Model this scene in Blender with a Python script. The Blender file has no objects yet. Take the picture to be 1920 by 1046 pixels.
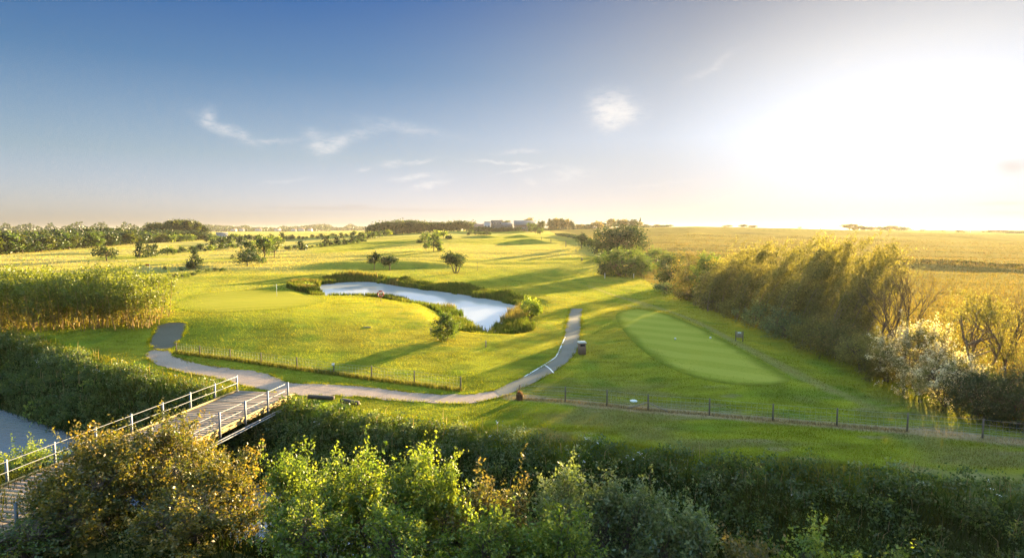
import bpy, math, random
import numpy as np
from mathutils import Vector
rng = np.random.default_rng(11)
random.seed(5)
sc = bpy.context.scene
COL = sc.collection
PI = math.pi

# ---------------------------------------------------------------- camera geometry
F, CX, CY, HOR, CAMH = 1150.0, 960.0, 523.0, 432.0, 12.0
PITCH = math.atan((CY - HOR) / F)
cP, sP = math.cos(PITCH), math.sin(PITCH)
SUN_AZ, SUN_EL = math.radians(32.8), math.radians(6.8)

def ray(px, py):
    dx, dy = (px - CX) / F, -(py - CY) / F
    return np.array([dx, cP + dy * sP, -sP + dy * cP])

def plane(px, py, z=0.0):
    r = ray(px, py); t = (z - CAMH) / r[2]
    return np.array([r[0] * t, r[1] * t])

# ---------------------------------------------------------------- terrain
def sstep(t):
    t = np.clip(t, 0, 1); return t * t * (3 - 2 * t)

RU = np.array([-3, -0.95, -0.80, -0.49, -0.36, -0.24, -0.10, 0.0, 0.06, 0.18, 0.30, 0.45, 0.60, 0.82, 1.2, 3])
RZ = np.array([1.0, 1.0, 1.5, 3.0, 4.5, 7.5, 10.8, 11.8, 12.0, 14.5, 16.0, 14.0, 11.2, 7.6, 6.5, 6.5])
EDGE = np.array([(-400, 330), (-130, 125), (-90, 93), (-60, 70), (-44, 58.5), (-33, 51.5), (-24, 46.2), (-17, 42.6),
                 (-9, 38.6), (0, 34.9), (8, 32.0), (16, 29.8), (24, 28.0), (40, 25.5), (60, 23.5), (400, 0.0)], float)

def seg_dist(x, y, pts, closed=False):
    d = np.full(np.shape(x), 1e9)
    P = list(pts) + ([pts[0]] if closed else [])
    for a, b in zip(P[:-1], P[1:]):
        a = np.asarray(a, float); b = np.asarray(b, float)
        e = b - a; L = max(e @ e, 1e-9)
        t = np.clip(((x - a[0]) * e[0] + (y - a[1]) * e[1]) / L, 0, 1)
        d = np.minimum(d, np.hypot(x - a[0] - t * e[0], y - a[1] - t * e[1]))
    return d

def inside(x, y, poly):
    r = np.zeros(np.shape(x), bool); n = len(poly)
    for i in range(n):
        x0, y0 = poly[i]; x1, y1 = poly[(i + 1) % n]
        if y0 == y1: continue
        c = ((y0 > y) != (y1 > y)) & (x < (x1 - x0) * (y - y0) / (y1 - y0) + x0)
        r ^= c
    return r

def vnoise(x, y, s, seed=0):
    x = np.asarray(x, float) / s; y = np.asarray(y, float) / s
    xi = np.floor(x).astype(np.int64); yi = np.floor(y).astype(np.int64)
    fx = x - xi; fy = y - yi
    fx = fx * fx * (3 - 2 * fx); fy = fy * fy * (3 - 2 * fy)
    def h(a, b):
        n = (a * 374761393 + b * 668265263 + seed * 974711) & 0x7fffffff
        n = ((n ^ (n >> 13)) * 1274126177) & 0x7fffffff
        return ((n ^ (n >> 16)) & 0xffff) / 65535.0
    return (h(xi, yi) * (1 - fx) + h(xi + 1, yi) * fx) * (1 - fy) + (h(xi, yi + 1) * (1 - fx) + h(xi + 1, yi + 1) * fx) * fy

def ditch_s(x, y):
    d = seg_dist(x, y, EDGE)
    ye = np.interp(x, EDGE[:, 0], EDGE[:, 1])
    return np.where(y < ye, d, -d)

POND_Z = -0.55
POND_PX = [(578, 543), (592, 535), (640, 529), (700, 528), (760, 538), (850, 549), (900, 557), (950, 566), (986, 573),
           (972, 590), (952, 610), (936, 628), (900, 629), (872, 619), (858, 606), (850, 590), (832, 581), (800, 578), (770, 571),
           (720, 559), (690, 556), (650, 558), (600, 556)]
POND = np.array([plane(a, b, POND_Z) for a, b in POND_PX])
GREEN_PX = [(1152, 592), (1163, 584), (1200, 580), (1250, 589), (1310, 611), (1370, 644), (1430, 678), (1478, 704),
            (1485, 713), (1450, 720), (1390, 722), (1320, 712), (1262, 693), (1216, 666), (1182, 637), (1161, 610)]
GREEN = np.array([plane(a, b, 0.4) for a, b in GREEN_PX])

# bounds of fairway against the wheat field on the right
def xbound(y):
    return np.interp(y, [0, 36, 100, 150, 225, 300, 430, 560, 700, 2000], [27, 30, 29, 31, 37, 40, 31, 33.6, 42, 120])

def bump(x, y, cx, cy, rx, ry, h, rot=0.0, p=2.0):
    c, s = math.cos(rot), math.sin(rot)
    dx, dy = x - cx, y - cy
    a = (dx * c + dy * s) / rx; b = (-dx * s + dy * c) / ry
    return h * np.exp(-(np.abs(a) ** p + np.abs(b) ** p))

def base(x, y):
    yy = np.maximum(y, 1.0)
    u = np.clip(x / yy, -3, 3)
    t = np.clip((yy - 138) / 580.0, 0, 1)
    S = 1 - (1 - t) ** 1.75
    S = S * sstep((yy - 120) / 60.0)
    R = np.interp(u, RU, RZ)
    z = S * R
    far = sstep((np.hypot(x, y) - 900) / 3500.0)
    z = z + far * np.maximum(0, 15.0 - z)
    return z

BUMPS = []      # filled below with world positions on base ground
def T(x, y):
    x = np.asarray(x, float); y = np.asarray(y, float)
    z = base(x, y)
    for b in BUMPS: z = z + bump(x, y, *b)
    # rolling undulation of the big fields
    w = sstep((x - xbound(y) - 2) / 15.0) * sstep((y - 95) / 60.0) * (1 - sstep((y - 760) / 200.0))
    ph = y + 0.10 * x + 10 * np.sin(x / 90.0)
    z = z + w * (0.42 * np.sin(ph / 8.5) * np.clip(y / 420, 0.12, 1) + 0.25 * np.sin(ph / 4.1 + 1.0) * np.clip(y / 420, 0.12, 0.8))
    z = z + (vnoise(x, y, 23, 3) - 0.5) * 0.5 * sstep((np.hypot(x, y) - 45) / 60) + (vnoise(x, y, 7, 4) - 0.5) * 0.10
    z = z + (vnoise(x, y, 60, 5) - 0.5) * 1.6 * sstep((y - 170) / 120.0) * (1 - w)
    # low swells across the far fairways
    fw = (1 - sstep((x - xbound(y) + 8) / 8.0)) * sstep((y - 150) / 50.0) * (1 - sstep((y - 420) / 80.0)) * vnoise(x, y, 45, 14)
    z = z + fw * (.16 * np.sin((y + .25 * x + 6 * np.sin(x / 35.0)) / 3.4) + .10 * np.sin((y - .1 * x) / 1.9))
    # tee plateau
    ins = inside(x, y, GREEN); d = seg_dist(x, y, GREEN, True)
    z = z + 0.34 * np.where(ins, 1.0, 1 - sstep(d / 4.0))
    # pond
    ins = inside(x, y, POND); d = seg_dist(x, y, POND, True)
    k = np.where(ins, 1.0, 1 - sstep((d - 0.3) / 5.0))
    zp = np.where(ins, POND_Z - 0.12 - np.minimum(d * 0.35, 0.8), POND_Z - 0.12 + 0.0 * d)
    z = z * (1 - k) + zp * k
    # ditch
    s = ditch_s(x, y)
    wob = (vnoise(x, y, 3.1, 8) - 0.5) * 0.9
    prof = np.interp(s, [-1.5, 0, 1.2, 5.6, 6.4, 10.6, 11.4, 15.5, 17, 40], [0, -0.12, -0.65, -2.95, -3.45, -3.45, -2.95, -0.25, 0, 0])
    z = z + prof + wob * sstep(s / 1.5) * (1 - sstep((s - 4.5) / 1.5)) * 0.5
    return z

def hit(px, py, dz=0.0):
    r = ray(px, py)
    t = np.geomspace(6, 6000, 5200)
    f = CAMH + r[2] * t - (T(r[0] * t, r[1] * t) + dz)
    k = np.argmax(f <= 0)
    if f[k] > 0: k = len(t) - 1
    lo, hi = t[max(k - 1, 0)], t[k]
    for _ in range(18):
        m = .5 * (lo + hi)
        if CAMH + r[2] * m - (float(T(r[0] * m, r[1] * m)) + dz) <= 0: hi = m
        else: lo = m
    return np.array([r[0] * hi, r[1] * hi, CAMH + r[2] * hi - dz])

def at(px, d):
    """world x,y at pixel column px and depth d"""
    return np.array([(px - CX) / F * d, d])

def Tz(x, y): return float(T(x, y))
def htop(py, d): return CAMH - (py - HOR) * d / F

_b = []
p = plane(470, 575, 1.8); _b.append((p[0], p[1], 26, 21, 1.9, 0.15))
p = plane(760, 605, 1.2); _b.append((p[0], p[1], 14, 13, .45))
p = plane(390, 620, 0.8); _b.append((p[0], p[1], 13, 9, 0.7))
BUMPS += _b
_b = []
for (px, py, rx, ry, h) in [(645, 502, 13, 7, 1.7), (775, 500, 13, 7, 1.6), (530, 506, 20, 12, 0.5),
                            (992, 456, 10, 4.2, 2.3), (975, 445.5, 6, 4.5, 1.9), (905, 447, 12, 4.5, 1.8), (966, 437, 14, 6, 1.8),
                            (790, 452, 40, 20, 1.4), (860, 437, 30, 10, 1.6), (560, 520, 22, 8, 0.5),
                            (150, 478, 25, 5, 1.0), (330, 505, 26, 5, 0.9)]:
    q = hit(px, py); _b.append((q[0], q[1], rx, ry, h))
BUMPS += _b

# ---------------------------------------------------------------- mesh helpers
def new_mesh(name, V, faces, mat=None, smooth=False):
    """V (n,3); faces: list of (m,k) int arrays"""
    me = bpy.data.meshes.new(name)
    V = np.ascontiguousarray(V, np.float32)
    if not isinstance(faces, (list, tuple)): faces = [faces]
    faces = [np.asarray(f, np.int32) for f in faces if len(f)]
    nl = sum(f.size for f in faces); npol = sum(len(f) for f in faces)
    me.vertices.add(len(V)); me.loops.add(nl); me.polygons.add(npol)
    me.vertices.foreach_set('co', V.ravel())
    me.loops.foreach_set('vertex_index', np.concatenate([f.ravel() for f in faces]).astype(np.int32))
    tot = np.concatenate([np.full(len(f), f.shape[1], np.int32) for f in faces])
    st = np.concatenate([[0], np.cumsum(tot)[:-1]]).astype(np.int32)
    me.polygons.foreach_set('loop_start', st)
    try: me.polygons.foreach_set('loop_total', tot)
    except Exception: pass
    if smooth: me.polygons.foreach_set('use_smooth', np.ones(npol, bool))
    me.update(calc_edges=True)
    if mat: me.materials.append(mat)
    return me

def set_col(me, C, name='Col'):
    a = me.color_attributes.new(name, 'FLOAT_COLOR', 'POINT')
    C = np.asarray(C, np.float32)
    if C.shape[1] == 3: C = np.hstack([C, np.ones((len(C), 1), np.float32)])
    a.data.foreach_set('color', np.ascontiguousarray(C).ravel())

def link(name, me, parent=None, loc=(0, 0, 0)):
    o = bpy.data.objects.new(name, me); COL.objects.link(o)
    o.location = loc
    if parent: o.parent = parent
    return o

def tag(o, label=None, cat=None, group=None, kind=None):
    if label: o['label'] = label
    if cat: o['category'] = cat
    if group: o['group'] = group
    if kind: o['kind'] = kind
    return o

def thing(name, label, cat, loc=(0, 0, 0), rz=0.0, group=None):
    o = bpy.data.objects.new(name, None); COL.objects.link(o)
    o.location = loc; o.rotation_euler = (0, 0, rz); o.empty_display_size = 0.3
    return tag(o, label, cat, group)

class MB:
    """collects boxes, tubes, prisms"""
    def __init__(s): s.v = []; s.f = {3: [], 4: []}; s.n = 0
    def add(s, V, faces):
        for f in faces:
            if len(f) in (3, 4): s.f[len(f)].append([i + s.n for i in f])
            else:
                for i in range(1, len(f) - 1): s.f[3].append([f[0] + s.n, f[i] + s.n, f[i + 1] + s.n])
        s.v += [tuple(p) for p in V]; s.n += len(V)
        return s
    def box(s, c, size, rz=0.0, bev=0.0):
        hx, hy, hz = [k / 2 for k in size]
        b = min(bev, hx * .9, hy * .9, hz * .9)
        cr, sr = math.cos(rz), math.sin(rz)
        if b <= 0:
            P = [(-hx, -hy, -hz), (hx, -hy, -hz), (hx, hy, -hz), (-hx, hy, -hz), (-hx, -hy, hz), (hx, -hy, hz), (hx, hy, hz), (-hx, hy, hz)]
            Fs = [(0, 3, 2, 1), (4, 5, 6, 7), (0, 1, 5, 4), (1, 2, 6, 5), (2, 3, 7, 6), (3, 0, 4, 7)]
        else:
            P = []
            for z, i in ((-hz, b), (-hz + b, 0), (hz - b, 0), (hz, b)):
                P += [(-hx + i, -hy + i, z), (hx - i, -hy + i, z), (hx - i, hy - i, z), (-hx + i, hy - i, z)]
            Fs = [(0, 3, 2, 1), (12, 13, 14, 15)]
            for k in range(3):
                for j in range(4):
                    Fs.append((k * 4 + j, k * 4 + (j + 1) % 4, k * 4 + 4 + (j + 1) % 4, k * 4 + 4 + j))
        return s.add([(c[0] + x * cr - y * sr, c[1] + x * sr + y * cr, c[2] + z) for x, y, z in P], Fs)
    def tube(s, pts, rad, n=6, cap=True):
        pts = [np.asarray(p, float) for p in pts]
        if np.isscalar(rad): rad = [rad] * len(pts)
        V = []; Fs = []
        ref = np.array([0.31, 0.87, 0.11])
        for i, p in enumerate(pts):
            d = pts[min(i + 1, len(pts) - 1)] - pts[max(i - 1, 0)]
            d = d / (np.linalg.norm(d) + 1e-9)
            a = np.cross(d, ref if abs(d @ ref) < .95 else np.array([1., 0, 0])); a /= np.linalg.norm(a) + 1e-9
            b = np.cross(d, a)
            for k in range(n):
                t = 2 * PI * k / n
                V.append(p + rad[i] * (math.cos(t) * a + math.sin(t) * b))
        for i in range(len(pts) - 1):
            for k in range(n):
                Fs.append((i * n + k, i * n + (k + 1) % n, (i + 1) * n + (k + 1) % n, (i + 1) * n + k))
        if cap:
            Fs.append(tuple(range(n - 1, -1, -1))); Fs.append(tuple((len(pts) - 1) * n + k for k in range(n)))
        return s.add(V, Fs)
    def mesh(s, name, mat, smooth=False):
        fs = [np.array(s.f[k], np.int32) for k in (3, 4) if s.f[k]]
        return new_mesh(name, np.array(s.v, np.float32), fs, mat, smooth)
    def build(s, name, mat, parent=None, smooth=False, loc=(0, 0, 0)):
        return link(name, s.mesh(name, mat, smooth), parent, loc)

# ---------------------------------------------------------------- materials
def nt(name):
    m = bpy.data.materials.new(name); m.use_nodes = True
    n = m.node_tree; n.nodes.clear()
    return m, n
def nd(n, t, **k):
    o = n.nodes.new(t)
    for a, b in k.items():
        if a.startswith('i_'): o.inputs[a[2:]].default_value = b
        else: setattr(o, a, b)
    return o
def rgb(n, c):
    o = n.nodes.new('ShaderNodeRGB'); o.outputs[0].default_value = (*c, 1); return o.outputs[0]
def mixc(n, f, a, b, mode='MIX'):
    o = n.nodes.new('ShaderNodeMix'); o.data_type = 'RGBA'; o.blend_type = mode
    for s, v in ((0, f), (6, a), (7, b)):
        if isinstance(v, (int, float)): o.inputs[s].default_value = v
        elif isinstance(v, (tuple, list)): o.inputs[s].default_value = (*v[:3], 1)
        else: n.links.new(v, o.inputs[s])
    return o.outputs[2]
def mth(n, op, a, b=0.0, c=None, clamp=False):
    o = n.nodes.new('ShaderNodeMath'); o.operation = op; o.use_clamp = clamp
    for s, v in enumerate((a, b) if c is None else (a, b, c)):
        if isinstance(v, (int, float)): o.inputs[s].default_value = v
        else: n.links.new(v, o.inputs[s])
    return o.outputs[0]
def ramp(n, fac, stops):
    o = n.nodes.new('ShaderNodeValToRGB')
    e = o.color_ramp.elements
    while len(e) < len(stops): e.new(0.5)
    for el, (p, c) in zip(e, stops): el.position = p; el.color = (*c, 1) if len(c) == 3 else c
    n.links.new(fac, o.inputs[0]); return o.outputs[0]
def noise(n, vec, scale, detail=3, rough=.55):
    o = nd(n, 'ShaderNodeTexNoise'); o.inputs['Scale'].default_value = scale; o.inputs['Detail'].default_value = detail; o.inputs['Roughness'].default_value = rough
    if vec is not None: n.links.new(vec, o.inputs['Vector'])
    return o.outputs['Fac']
def objco(n, scale=(1, 1, 1)):
    tc = nd(n, 'ShaderNodeTexCoord'); mp = nd(n, 'ShaderNodeMapping'); mp.inputs['Scale'].default_value = scale
    n.links.new(tc.outputs['Object'], mp.inputs[0]); return mp.outputs[0]

def mat_plain(name, c1, c2, scale=6.0, rough=.8, bump_=.2, metallic=0.0, stretch=(1, 1, 1), spec=.3):
    m, n = nt(name)
    v = objco(n, stretch)
    f = noise(n, v, scale, 5)
    col = ramp(n, f, [(.3, c1), (.7, c2)])
    b = nd(n, 'ShaderNodeBsdfPrincipled'); b.inputs['Roughness'].default_value = rough; b.inputs['Metallic'].default_value = metallic
    b.inputs['Specular IOR Level'].default_value = spec
    n.links.new(col, b.inputs['Base Color'])
    if bump_:
        bp = nd(n, 'ShaderNodeBump'); bp.inputs['Strength'].default_value = bump_; bp.inputs['Distance'].default_value = .02
        n.links.new(noise(n, v, scale * 4, 4), bp.inputs['Height']); n.links.new(bp.outputs[0], b.inputs['Normal'])
    o = nd(n, 'ShaderNodeOutputMaterial'); n.links.new(b.outputs[0], o.inputs[0])
    return m

def mat_leaf(name, stops, trans=.5, gloss=.04, vary=.25):
    """leaf colour from the per-leaf attribute 'Col'.r ; translucent leaves"""
    m, n = nt(name)
    at_ = nd(n, 'ShaderNodeVertexColor'); at_.layer_name = 'Col'
    sp = nd(n, 'ShaderNodeSeparateColor'); n.links.new(at_.outputs[0], sp.inputs[0])
    col = ramp(n, sp.outputs[0], stops)
    oi = nd(n, 'ShaderNodeObjectInfo')
    k = mth(n, 'MULTIPLY_ADD', oi.outputs['Random'], vary, 1 - vary / 2)
    k2 = mth(n, 'MULTIPLY', k, mth(n, 'MULTIPLY_ADD', sp.outputs[1], .7, .65))
    vm = nd(n, 'ShaderNodeVectorMath', operation='SCALE'); n.links.new(col, vm.inputs[0]); n.links.new(k2, vm.inputs['Scale'])
    d = nd(n, 'ShaderNodeBsdfDiffuse'); t = nd(n, 'ShaderNodeBsdfTranslucent'); g = nd(n, 'ShaderNodeBsdfGlossy'); g.inputs['Roughness'].default_value = .45
    g.inputs['Color'].default_value = (.8, .8, .8, 1)
    n.links.new(vm.outputs[0], d.inputs[0])
    tm = nd(n, 'ShaderNodeVectorMath', operation='MULTIPLY'); tm.inputs[1].default_value = (1.5, 1.45, .7); n.links.new(vm.outputs[0], tm.inputs[0])
    n.links.new(tm.outputs[0], t.inputs[0])
    m1 = nd(n, 'ShaderNodeMixShader'); m1.inputs[0].default_value = trans; n.links.new(d.outputs[0], m1.inputs[1]); n.links.new(t.outputs[0], m1.inputs[2])
    m2 = nd(n, 'ShaderNodeMixShader'); m2.inputs[0].default_value = gloss; n.links.new(m1.outputs[0], m2.inputs[1]); n.links.new(g.outputs[0], m2.inputs[2])
    o = nd(n, 'ShaderNodeOutputMaterial'); n.links.new(m2.outputs[0], o.inputs[0])
    return m

def mat_blade(name, trans=.5, tint=(1.35, 1.3, .7)):
    """grass blades: colour straight from 'Col'"""
    m, n = nt(name)
    at_ = nd(n, 'ShaderNodeVertexColor'); at_.layer_name = 'Col'
    d = nd(n, 'ShaderNodeBsdfDiffuse'); t = nd(n, 'ShaderNodeBsdfTranslucent')
    n.links.new(at_.outputs[0], d.inputs[0])
    tm = nd(n, 'ShaderNodeVectorMath', operation='MULTIPLY'); tm.inputs[1].default_value = tint; n.links.new(at_.outputs[0], tm.inputs[0])
    n.links.new(tm.outputs[0], t.inputs[0])
    m1 = nd(n, 'ShaderNodeMixShader'); m1.inputs[0].default_value = trans; n.links.new(d.outputs[0], m1.inputs[1]); n.links.new(t.outputs[0], m1.inputs[2])
    o = nd(n, 'ShaderNodeOutputMaterial'); n.links.new(m1.outputs[0], o.inputs[0])
    return m

# ---------------------------------------------------------------- camera, light, sky
cam = bpy.data.cameras.new('camera'); co = bpy.data.objects.new('camera', cam); COL.objects.link(co)
co.location = (0, 0, CAMH); co.rotation_euler = (PI / 2 - PITCH, 0, 0)
cam.sensor_width = 36; cam.lens = 36 * F / 1920; cam.clip_end = 30000; cam.clip_start = .1
sc.camera = co
sun = bpy.data.lights.new('sun', 'SUN'); sun.energy = 4.7; sun.angle = math.radians(.6); sun.color = (1, .74, .38)
so = bpy.data.objects.new('sun', sun); COL.objects.link(so)
sv = Vector((math.sin(SUN_AZ) * math.cos(SUN_EL), math.cos(SUN_AZ) * math.cos(SUN_EL), math.sin(SUN_EL)))
so.rotation_euler = (-sv).to_track_quat('-Z', 'Y').to_euler(); so.location = (60, 90, 60)

def azel(px, py):
    r = ray(px, py); r = r / np.linalg.norm(r)
    return math.atan2(r[0], r[1]), math.asin(r[2])

def make_world():
    w = bpy.data.worlds.new('World'); sc.world = w; w.use_nodes = True
    n = w.node_tree; n.nodes.clear()
    sky = nd(n, 'ShaderNodeTexSky'); sky.sky_type = 'NISHITA'; sky.sun_disc = False
    sky.sun_elevation = SUN_EL; sky.sun_rotation = SUN_AZ; sky.altitude = 0
    sky.air_density = SKY_AIR; sky.dust_density = SKY_DUST; sky.ozone_density = SKY_OZ
    tc = nd(n, 'ShaderNodeTexCoord')
    sep = nd(n, 'ShaderNodeSeparateXYZ'); n.links.new(tc.outputs['Generated'], sep.inputs[0])
    az = mth(n, 'ARCTAN2', sep.outputs[0], sep.outputs[1]); el = mth(n, 'ARCSINE', sep.outputs[2])
    # wispy clouds, each a soft patch in the sky broken up by stretched noise
    blobs = []
    D = math.radians
    def blob(px, py, sx, sy, rot, amp): # sizes in pixels
        a, e = azel(px, py); blobs.append((a, e, sx / F * .95, sy / F * .95, D(rot), amp))
    blob(393, 222, 14, 11, 60, .75); blob(430, 247, 42, 8, -22, .75); blob(510, 266, 40, 4.5, 6, .45)
    blob(612, 276, 24, 12, 14, .9); blob(650, 258, 60, 9, 14, .5); blob(590, 252, 22, 9, 10, .4); blob(760, 240, 70, 9, -8, .35)
    blob(735, 305, 18, 6, 10, .75); blob(785, 303, 28, 3.5, 8, .6); blob(775, 331, 40, 5, 6, .8); blob(805, 346, 34, 6, 14, .8); blob(682, 318, 12, 4, 15, .5)
    blob(540, 341, 40, 3.5, 8, .3); blob(955, 304, 62, 2.6, -4, .9); blob(980, 317, 34, 3.5, 12, .8); blob(975, 285, 36, 4, 3, .55); blob(995, 340, 14, 6, -20, .45)
    blob(1065, 328, 34, 14, 5, .5); blob(1335, 125, 42, 6, 28, .45); blob(1580, 118, 22, 9, 20, .22); blob(1235, 345, 60, 4, 3, .2)
    blob(1150, 205, 36, 23, -8, 1.9); blob(1142, 222, 20, 18, -30, 1.5); blob(1178, 212, 24, 12, -5, 1.2)
    vec = nd(n, 'ShaderNodeCombineXYZ'); n.links.new(az, vec.inputs[0]); n.links.new(el, vec.inputs[1])
    warp = nd(n, 'ShaderNodeTexNoise'); warp.inputs['Scale'].default_value = 28; warp.inputs['Detail'].default_value = 4
    n.links.new(vec.outputs[0], warp.inputs['Vector'])
    ws = nd(n, 'ShaderNodeSeparateColor'); n.links.new(warp.outputs['Color'], ws.inputs[0])
    az2 = mth(n, 'MULTIPLY_ADD', mth(n, 'SUBTRACT', ws.outputs[0], .5), .030, az)
    el2 = mth(n, 'MULTIPLY_ADD', mth(n, 'SUBTRACT', ws.outputs[1], .5), .016, el)
    tot = None
    for a, e, sx, sy, rot, amp in blobs:
        c, s = math.cos(rot), math.sin(rot)
        dx = mth(n, 'SUBTRACT', az2, a); dy = mth(n, 'SUBTRACT', el2, e)
        u = mth(n, 'MULTIPLY_ADD', dx, c / sx, mth(n, 'MULTIPLY', dy, s / sx))
        v = mth(n, 'MULTIPLY_ADD', dx, -s / sy, mth(n, 'MULTIPLY', dy, c / sy))
        q = mth(n, 'MULTIPLY_ADD', u, u, mth(n, 'MULTIPLY', v, v))
        g = mth(n, 'MULTIPLY', mth(n, 'EXPONENT', mth(n, 'MULTIPLY', q, -1.0)), amp)
        tot = g if tot is None else mth(n, 'ADD', tot, g)
    mp = nd(n, 'ShaderNodeMapping'); mp.inputs['Scale'].default_value = (48, 140, 1); mp.inputs['Rotation'].default_value = (0, 0, -.12)
    n.links.new(vec.outputs[0], mp.inputs[0])
    nz = noise(n, mp.outputs[0], 1.0, 6, .62)
    nzr = mth(n, 'MULTIPLY_ADD', nz, 3.2, -1.05, clamp=True)
    cl = mth(n, 'MULTIPLY', tot, mth(n, 'MULTIPLY_ADD', nzr, .85, .15)); cl = mth(n, 'MULTIPLY', mth(n, 'SUBTRACT', 1.0, mth(n, 'EXPONENT', mth(n, 'MULTIPLY', cl, -1.1))), 1.0, clamp=True)
    # thin grey streaks low over the horizon
    lo = None
    for px, py, sx, sy, amp in [(600, 391, 90, 3.2, .5), (665, 387, 26, 2.6, .4), (790, 394, 110, 3.5, .35), (500, 400, 150, 3, .25), (1900, 312, 26, 12, .8), (1880, 382, 30, 3, .5), (1890, 400, 22, 3, .4)]:
        a, e = azel(px, py)
        u = mth(n, 'MULTIPLY', mth(n, 'SUBTRACT', az2, a), F / sx); v = mth(n, 'MULTIPLY', mth(n, 'SUBTRACT', mth(n, 'MULTIPLY_ADD', mth(n, 'SUBTRACT', el2, el), .3, el), e), F / sy)
        g = mth(n, 'MULTIPLY', mth(n, 'EXPONENT', mth(n, 'MULTIPLY', mth(n, 'MULTIPLY_ADD', u, u, mth(n, 'MULTIPLY', v, v)), -1.0)), amp)
        lo = g if lo is None else mth(n, 'ADD', lo, g)
    # sky grade: compresses sun glow, deepens blue, tints horizon; unseen overhead brightened as fill
    sk = nd(n, 'ShaderNodeSeparateColor'); n.links.new(sky.outputs[0], sk.inputs[0])
    ch = [mth(n, 'DIVIDE', sk.outputs[i], mth(n, 'MULTIPLY_ADD', sk.outputs[i], 1.0 / SKY_MAX[i], 1.0)) for i in range(3)]
    cb = nd(n, 'ShaderNodeCombineColor')
    for i in range(3): n.links.new(ch[i], cb.inputs[i])
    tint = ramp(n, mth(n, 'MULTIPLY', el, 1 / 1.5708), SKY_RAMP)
    vd = nd(n, 'ShaderNodeVectorMath', operation='DOT_PRODUCT'); n.links.new(tc.outputs['Generated'], vd.inputs[0]); vd.inputs[1].default_value = sv[:]
    f_sun = mth(n, 'MULTIPLY_ADD', vd.outputs['Value'], 1 / (SUN_F1 - SUN_F0), -SUN_F0 / (SUN_F1 - SUN_F0), clamp=True)
    f_sun = mth(n, 'POWER', f_sun, 2.2)
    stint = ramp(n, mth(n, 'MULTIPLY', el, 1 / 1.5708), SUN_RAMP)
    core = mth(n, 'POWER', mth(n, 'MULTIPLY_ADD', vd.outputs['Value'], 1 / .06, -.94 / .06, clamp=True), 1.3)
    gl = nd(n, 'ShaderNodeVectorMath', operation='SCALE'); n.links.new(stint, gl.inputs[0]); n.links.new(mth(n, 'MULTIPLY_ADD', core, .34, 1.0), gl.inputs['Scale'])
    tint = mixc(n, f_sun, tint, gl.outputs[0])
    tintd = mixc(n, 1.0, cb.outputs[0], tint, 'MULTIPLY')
    # clouds scatter the sunlight: whiter and brighter than the sky behind
    c1 = mixc(n, mth(n, 'MULTIPLY', cl, .8), tintd, CLOUD_C)
    c2 = mixc(n, mth(n, 'MULTIPLY', lo, .55, clamp=True), c1, GREY_C)
    bg = nd(n, 'ShaderNodeBackground'); bg.inputs['Strength'].default_value = SKY_STR
    n.links.new(c2, bg.inputs[0])
    o = nd(n, 'ShaderNodeOutputWorld'); n.links.new(bg.outputs[0], o.inputs[0])
SKY_STR, SKY_AIR, SKY_DUST, SKY_OZ = .06, 1.0, 1.6, 2.5
SKY_MAX = (1.6, 1.62, 1.7)
SUN_F0, SUN_F1 = .62, .998
SKY_RAMP = [(0.0, (1.50, 1.54, 2.15)), (.025, (1.42, 1.42, 1.80)), (.07, (1.0, 1.10, 1.27)), (.15, (.40, .63, .96)), (.245, (.085, .31, .80)), (.36, (4.4, 4.5, 4.4)), (1.0, (6.8, 6.5, 5.8))]  # upper stops: sky above the frame, brightened as added fill for shaded ground
SUN_RAMP = [(0.0, (.70, .64, .58)), (.03, (.92, .90, .92)), (.09, (1.12, 1.20, 1.36)), (.16, (.96, .96, .98)), (.245, (.56, .54, .54)), (.36, (4.4, 4.5, 4.4)), (1.0, (6.8, 6.5, 5.8))]  # upper stops repeat the added fill overhead, out of view
CLOUD_C = (2.2, 2.1, 2.0); GREY_C = (1.1, .9, .82)
make_world()
vs = sc.view_settings; vs.view_transform = 'Standard'; vs.look = 'None'; vs.gamma = 1; vs.use_curve_mapping = False
vs.exposure = 3.0
cy = sc.cycles
cy.use_denoising = True; cy.denoising_prefilter = 'NONE'
cy.max_bounces = 6; cy.diffuse_bounces = 3; cy.glossy_bounces = 3; cy.transmission_bounces = 4; cy.volume_bounces = 0; cy.transparent_max_bounces = 4
cy.caustics_reflective = False; cy.caustics_refractive = False
cy.sample_clamp_indirect = 6

def make_haze():
    m, n = nt('haze_air')
    v = nd(n, 'ShaderNodeVolumePrincipled')
    v.inputs['Color'].default_value = (1.0, .93, .80, 1); v.inputs['Density'].default_value = HAZE_D; v.inputs['Anisotropy'].default_value = HAZE_G
    o = nd(n, 'ShaderNodeOutputMaterial'); n.links.new(v.outputs[0], o.inputs['Volume'])
    b = MB().box((0, 0, (HAZE_TOP - 5) / 2), (19000, 19000, HAZE_TOP + 5))
    tag(b.build('haze', m), 'thin golden evening haze over the whole course', 'haze', kind='stuff')
HAZE_D, HAZE_G, HAZE_TOP = .00005, .48, 36.0
make_haze()
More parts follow.
